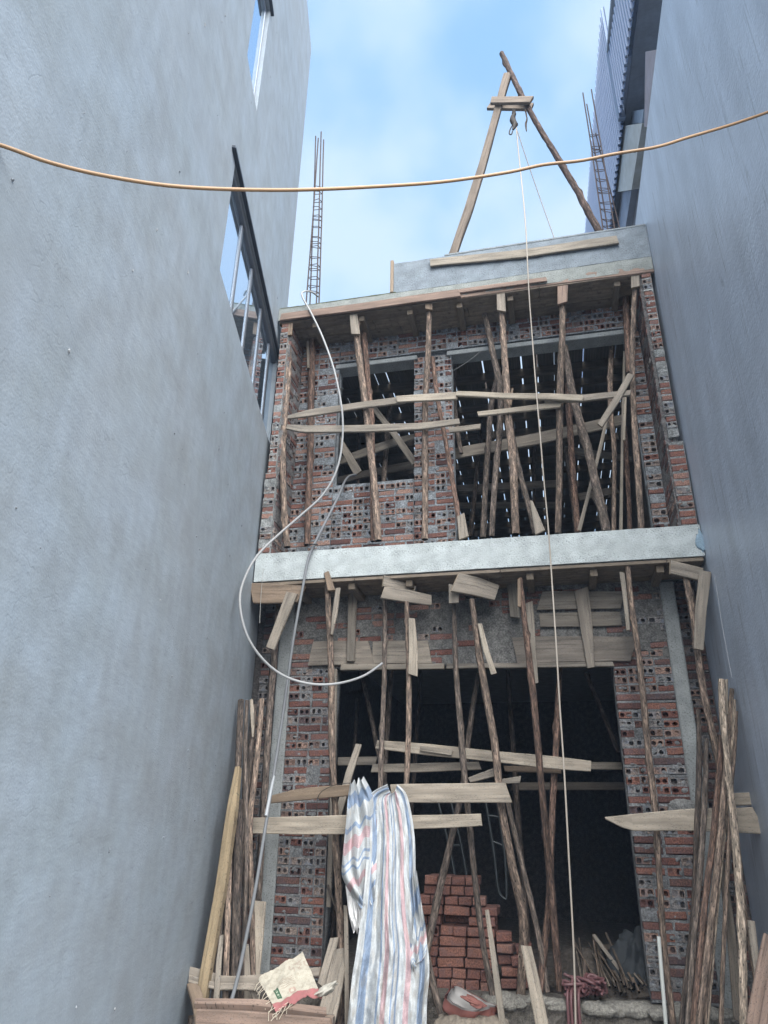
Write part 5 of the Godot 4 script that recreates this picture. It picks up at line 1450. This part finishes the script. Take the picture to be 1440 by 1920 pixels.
	put(bowl.call(Vector3(0.175, 0.13, 0.12), Color(0.25, 0.095, 0.08), 0.3, 3), "sack_shell", M.cloth, rs).rotation = Vector3(0.22, 0, -0.25)
	put(bowl.call(Vector3(0.155, 0.10, 0.10), Color(0.33, 0.32, 0.31), 0.3, 3), "sack_lining", M.cloth, rs, Vector3(0.0, 0.008, 0.0)).rotation = Vector3(0.22, 0, -0.25)
	put(lump(Vector3(0.10, 0.016, 0.035), 0.7, 9, Color(0.24, 0.10, 0.085)), "folded_lip", M.cloth, rs, Vector3(0.045, 0.0, 0.015)).rotation = Vector3(0.5, 0.2, -0.5)
	# tangle of dull red strapping on the plinth
	var co = P(1092, 1862, -6.05)
	var cg = thing("strap_tangle", "tangle of dull red plastic tubing spilling over the plinth", "tubing", co)
	for k in 9:
		var c := []
		for i in 9:
			c.append(co + Vector3(r.randf_range(-0.12, 0.16), r.randf_range(-0.02, 0.10), r.randf_range(-0.14, 0.1)))
		put(tube(c, 0.011, 6, 0.03, 0.0, 0.0, k, Color(0.13, 0.06, 0.066)), "tube_loop", M.cord, cg, -co)
	for k in 4:
		var a = P(1064 + k * 7, 1868, -5.96)
		put(tube([a + Vector3(0.02, 0.04, -0.1), a + Vector3(0, 0.012, 0.03), a + Vector3(-0.005, -0.15, 0.05), a + Vector3(r.randf_range(-0.02, 0.02), -0.5, 0.06)], 0.011, 6, 0.04, 0.0, 0.0, k, Color(0.14, 0.065, 0.07)), "hanging_tube", M.cord, cg, -co)
	# black plastic heap by the right jamb
	var bp = put(lump(Vector3(0.17, 0.27, 0.17), 0.45, 33, Color(0.016, 0.02, 0.026), 22), "plastic_heap", M.cloth, self, P(1196, 1830, -6.55))
	tag(bp, "crumpled dark plastic sheeting heaped inside the right jamb", "plastic sheeting")
	# sticks on the floor behind the plinth
	var heap = put(lump(Vector3(0.75, 0.22, 0.7), 0.35, 35, Color(0.12, 0.10, 0.085), 20), "rubble_heap", M.dirt, self, P(1120, 1840, -6.95))
	tag(heap, "low heap of dark rubble on the ground floor inside the doorway", "rubble", "", "stuff")
	for k in 26:
		var x0 = r.randf_range(1075, 1165)
		var a = P(x0, r.randf_range(1745, 1800), -6.9 + r.randf() * 0.3)
		var b = P(x0 + r.randf_range(10, 60), r.randf_range(1835, 1868), -6.35 + r.randf() * 0.15)
		var th = put(tube([a, (a + b) / 2 + Vector3(0, 0.01, 0), b], r.randf_range(0.006, 0.011), 6, 0.15, 0.15, 0.006, k, [Color(0.24, 0.19, 0.15), Color(0.14, 0.11, 0.09), Color(0.3, 0.27, 0.23)][k % 3]), "stick", M.bark, self)
		tag(th, "thin stick lying among the debris inside the ground-floor doorway", "stick", "sticks in the debris inside the doorway")
	pole("stick", "stick", [[1097, 1800, -6.2, 5], [1094, 1860, -6.1, 8]], "tan", "short stick standing in the tangle of red tubing")
	plank("lath", [[1113, 1753, -6.6, 7], [1140, 1790, -6.5, 7], [1165, 1822, -6.4, 7]], "form", "grey lath slanting over the debris to the dark plastic", "", 0.015)
	# scaffold frames in the dark
	for q in [[[[822, 1505, -6.9], [845, 1600, -6.9], [860, 1690, -6.9]], [[846, 1505, -6.9], [868, 1600, -6.9], [882, 1690, -6.9]], [[840, 1582], [861, 1580]], "grey steel scaffold frame standing in the dark behind the brick stack"],
			[[[911, 1505, -6.9], [925, 1590, -6.9], [933, 1660, -6.9], [938, 1678, -6.9], [948, 1686, -6.9]], [[932, 1505, -6.9], [946, 1600, -6.9], [950, 1670, -6.9], [948, 1686, -6.9]], [[926, 1590], [940, 1588]], "bent U-shaped steel tube frame left of the stoutest prop in the dark"]]:
		var o = P(q[0][-1][0], q[0][-1][1], q[0][-1][2])
		var sf = thing("scaffold_frame", q[3], "scaffold frame", o)
		for k in 2:
			var c := []
			for p in q[k]: c.append(P(p[0], p[1], p[2]))
			put(tube(c, 0.013, 8, 0.08, 0.0, 0.0, k, Color(0.05, 0.056, 0.062), o), "frame_tube", M.frame, sf)
		for k in 2:
			var a: Vector3 = spline(q[0].map(func(p): return P(p[0], p[1], p[2])), 0.35 + k * 0.5)
			var b: Vector3 = spline(q[1].map(func(p): return P(p[0], p[1], p[2])), 0.35 + k * 0.5)
			put(tube([a, b], 0.010, 6, 0.3, 0.0, 0.0, k, Color(0.05, 0.056, 0.062), o), "rung", M.frame, sf)
	trough()
	# offcuts beside the left pier
	plank("offcut", [[628, 1760, -5.75, 16], [604, 1850, -5.6, 20]], "grey", "grey offcut leaning behind the cement bag, nearer the pier", "", 0.03)
	plank("offcut", [[640, 1780, -5.7, 26], [622, 1870, -5.5, 34], [608, 1925, -5.4, 36]], "grey", "broad grey offcut right of the cement bag", "", 0.03)
	pole("timber_pole", "pole", [[618, 1770, -6.0, 10], [640, 1800, -5.95, 12], [655, 1850, -5.9, 12]], "dark", "short dark pole slanting behind the broad offcut", "", 0.0)
	plank("lath", [[648, 1698, -5.66, 8], [650, 1800, -5.62, 8], [651, 1925, -5.58, 9]], "grey", "slim lath standing at the left edge of the striped sheet", "", 0.02)
	pole("stick", "stick", [[614, 1660, -6.1, 5], [625, 1690, -6.0, 5], [634, 1720, -5.9, 5]], "dim", "thin stick slanting beside the tall prop at the left edge of the opening")

func trough() -> void:
	# a rough trough of boards against the left wall with a cement bag on it
	var zt := -4.62
	var o = P(480, 1890, zt)
	var t = thing("wooden_trough", "rough low trough knocked together from old boards by the left wall", "trough", o)
	var add = func(called, pts, tone, thick, front, sd):
		var c := []
		var hs := []
		for p in pts:
			var v = P(p[0], p[1], p[2])
			c.append(v)
			hs.append(mpp(v) * p[3])
		put(plank_mesh(c, hs, thick, front, sd, SAWN[tone], o), called, M.plank, t)
	add.call("rear_board", [[354, 1820, -4.98, 14], [395, 1832, -4.98, 17], [420, 1840, -4.98, 16], [490, 1838, -4.98, 17], [600, 1822, -5.0, 15]], "grey", 0.03, Vector3(0, 0.3, 1).normalized(), 501)
	add.call("rear_board", [[355, 1835, -4.94, 12], [405, 1851, -4.94, 12], [440, 1850, -4.94, 11], [490, 1852, -4.95, 10]], "grey", 0.03, Vector3(0, 0.3, 1).normalized(), 502)
	add.call("end_board", [[362, 1846, -4.95, 22], [374, 1890, -4.66, 24], [378, 1925, -4.62, 24]], "brown", 0.03, Vector3(0.5, 0.2, 0.8).normalized(), 503)
	add.call("front_rail", [[367, 1884, -4.66, 12], [480, 1887, -4.66, 15], [612, 1903, -4.68, 16]], "pink", 0.06, Vector3(0, 0.9, 0.5).normalized(), 504)
	add.call("front_board", [[370, 1910, zt, 32], [480, 1917, zt, 34], [622, 1930, zt, 34]], "pink", 0.03, Vector3(0, 0, 1), 505)
	add.call("front_board", [[370, 1950, zt - 0.01, 34], [622, 1968, zt - 0.01, 34]], "grey", 0.03, Vector3(0, 0, 1), 506)
	add.call("front_board", [[370, 1990, zt, 34], [622, 2006, zt, 34]], "grey", 0.03, Vector3(0, 0, 1), 507)
	add.call("bottom_board", [[380, 1905, -4.8, 46], [615, 1915, -4.82, 46]], "dim", 0.03, Vector3(0, 1, 0.1).normalized(), 508)
	for q in [[372, -4.64], [618, -4.66], [362, -4.98], [604, -5.02]]:
		var top = P(q[0], 1905, q[1])
		put(tube([top, Vector3(top.x, 0.0, top.z)], 0.03, 8, 0.2, 0.1, 0.0, 5, BARK.grey, o), "leg", M.bark, t)
	# the empty cement bag
	var w := 256
	var g = nz(w, w, 0.03, 71, 1, 1, 4)
	var g2 = nz(w, w, 0.15, 72, 1, 1, 2)
	T.bag = rgb_tex(w, w, func(i):
		var u = float(i % w) / w
		var v = float(i / w) / w
		var n = g[i] / 255.0
		var c = Color(0.74, 0.715, 0.655)
		if v > 0.80 + 0.03 * sin(u * 9.0): c = Color(0.67, 0.42, 0.425)
		# faded rows of print, a green patch, reddish smudges
		if u > 0.30 and u < 0.62 and v > 0.36 and v < 0.60 and fmod(v * 25.0, 1.0) < 0.4 and fmod(u * 37.0 + floor(v * 25.0) * 0.37, 1.0) < 0.66: c = c.lerp(Color(0.52, 0.42, 0.36), 0.55)
		if u > 0.14 and u < 0.235 and v > 0.50 and v < 0.76:
			c = Color(0.20, 0.34, 0.25)
			if u > 0.165 and u < 0.21 and v > 0.54 and v < 0.72 and fmod(v * 16.0, 1.0) > 0.35 and g2[i] > 90: c = Color(0.66, 0.7, 0.62)
		if u > 0.60 and v > 0.12 and v < 0.34 and n > 0.56: c = c.lerp(Color(0.62, 0.5, 0.47), 0.25)
		if u > 0.42 and u < 0.56 and v > 0.64 and v < 0.74 and n > 0.5: c = c.lerp(Color(0.68, 0.46, 0.44), 0.4)
		var dirt = clampf((g2[i] / 255.0 - 0.55) * 0.8, 0, 0.3) + clampf((n - 0.4) * 0.5, 0, 0.3)
		return c.lerp(Color(0.46, 0.42, 0.36), dirt))
	M.bag = M.cloth.duplicate()
	M.bag.albedo_texture = T.bag
	var corner = [P(484, 1836, -4.86), P(567, 1784, -5.02), P(610, 1826, -4.86), P(519, 1903, -4.58)]
	var bo: Vector3 = (corner[0] + corner[2]) / 2
	var bag = thing("cement_bag", "empty beige paper cement bag with a red band lying on the trough", "bag", bo)
	var st := SurfaceTool.new()
	st.begin(Mesh.PRIMITIVE_TRIANGLES)
	st.set_smooth_group(0)
	st.set_color(Color(0.92, 0.92, 0.92))
	var nrm: Vector3 = (corner[2] - corner[0]).cross(corner[1] - corner[3]).normalized()
	if nrm.z < 0: nrm = -nrm
	var at = func(u, v):
		# u along the print from left edge to right, v from the top edge down to the red band
		var a: Vector3 = corner[0].lerp(corner[1], u)
		var b: Vector3 = corner[3].lerp(corner[2] + Vector3(0.0, -0.10, 0.06), u)
		var p = a.lerp(b, v) - bo
		var rag = 0.012 * wob.get_noise_2d(u * 900.0, 3.0) * (1.0 if v > 0.99 else 0.0)
		return p + nrm * (0.022 * wob.get_noise_2d(u * 160.0, v * 160.0) + 0.03 * sin(u * 3.0 + 0.4) * v + 0.008 * wob.get_noise_2d(u * 600.0, v * 600.0)) + Vector3(0, rag, 0)
	var n := 26
	for side in 2:
		for j in n:
			for i in n:
				var off = -nrm * 0.004 * side
				var uv = [Vector2(float(i) / n, float(j + 1) / n), Vector2(float(i + 1) / n, float(j + 1) / n), Vector2(float(i + 1) / n, float(j) / n), Vector2(float(i) / n, float(j) / n)]
				var q = []
				for k in uv: q.append(at.call(k.x, k.y) + off)
				if side == 0: quad(st, q[0], q[1], q[2], q[3], uv)
				else: quad(st, q[1], q[0], q[3], q[2], [uv[1], uv[0], uv[3], uv[2]])
	st.generate_normals()
	put(st.commit(), "bag_sheet", M.bag, bag)
	var e0 = P(600, 1862, -4.82)
	var e1 = P(624, 1848, -4.8)
	put(lump(Vector3(0.075, 0.018, 0.035), 0.8, 61, Color(0.42, 0.40, 0.35), 14), "rolled_corner", M.cloth, bag, (e0 + e1) / 2 - bo).rotation = Vector3(0, 0, 0.5)
	for k in 18:
		var p: Vector3 = at.call(0.02 if k < 10 else 0.02 + (k - 10) * 0.05, 0.1 + k * 0.09 if k < 10 else 1.0)
		put(tube([p, p + Vector3(-0.02 - 0.015 * sin(k * 3.0), -0.02, 0.01), p + Vector3(-0.03, -0.05 - 0.015 * sin(k * 5.0), 0.012)], 0.0018, 4, 0.03, 0.0, 0.0, k, Color(0.7, 0.62, 0.5)), "frayed_thread", M.cloth, bag)
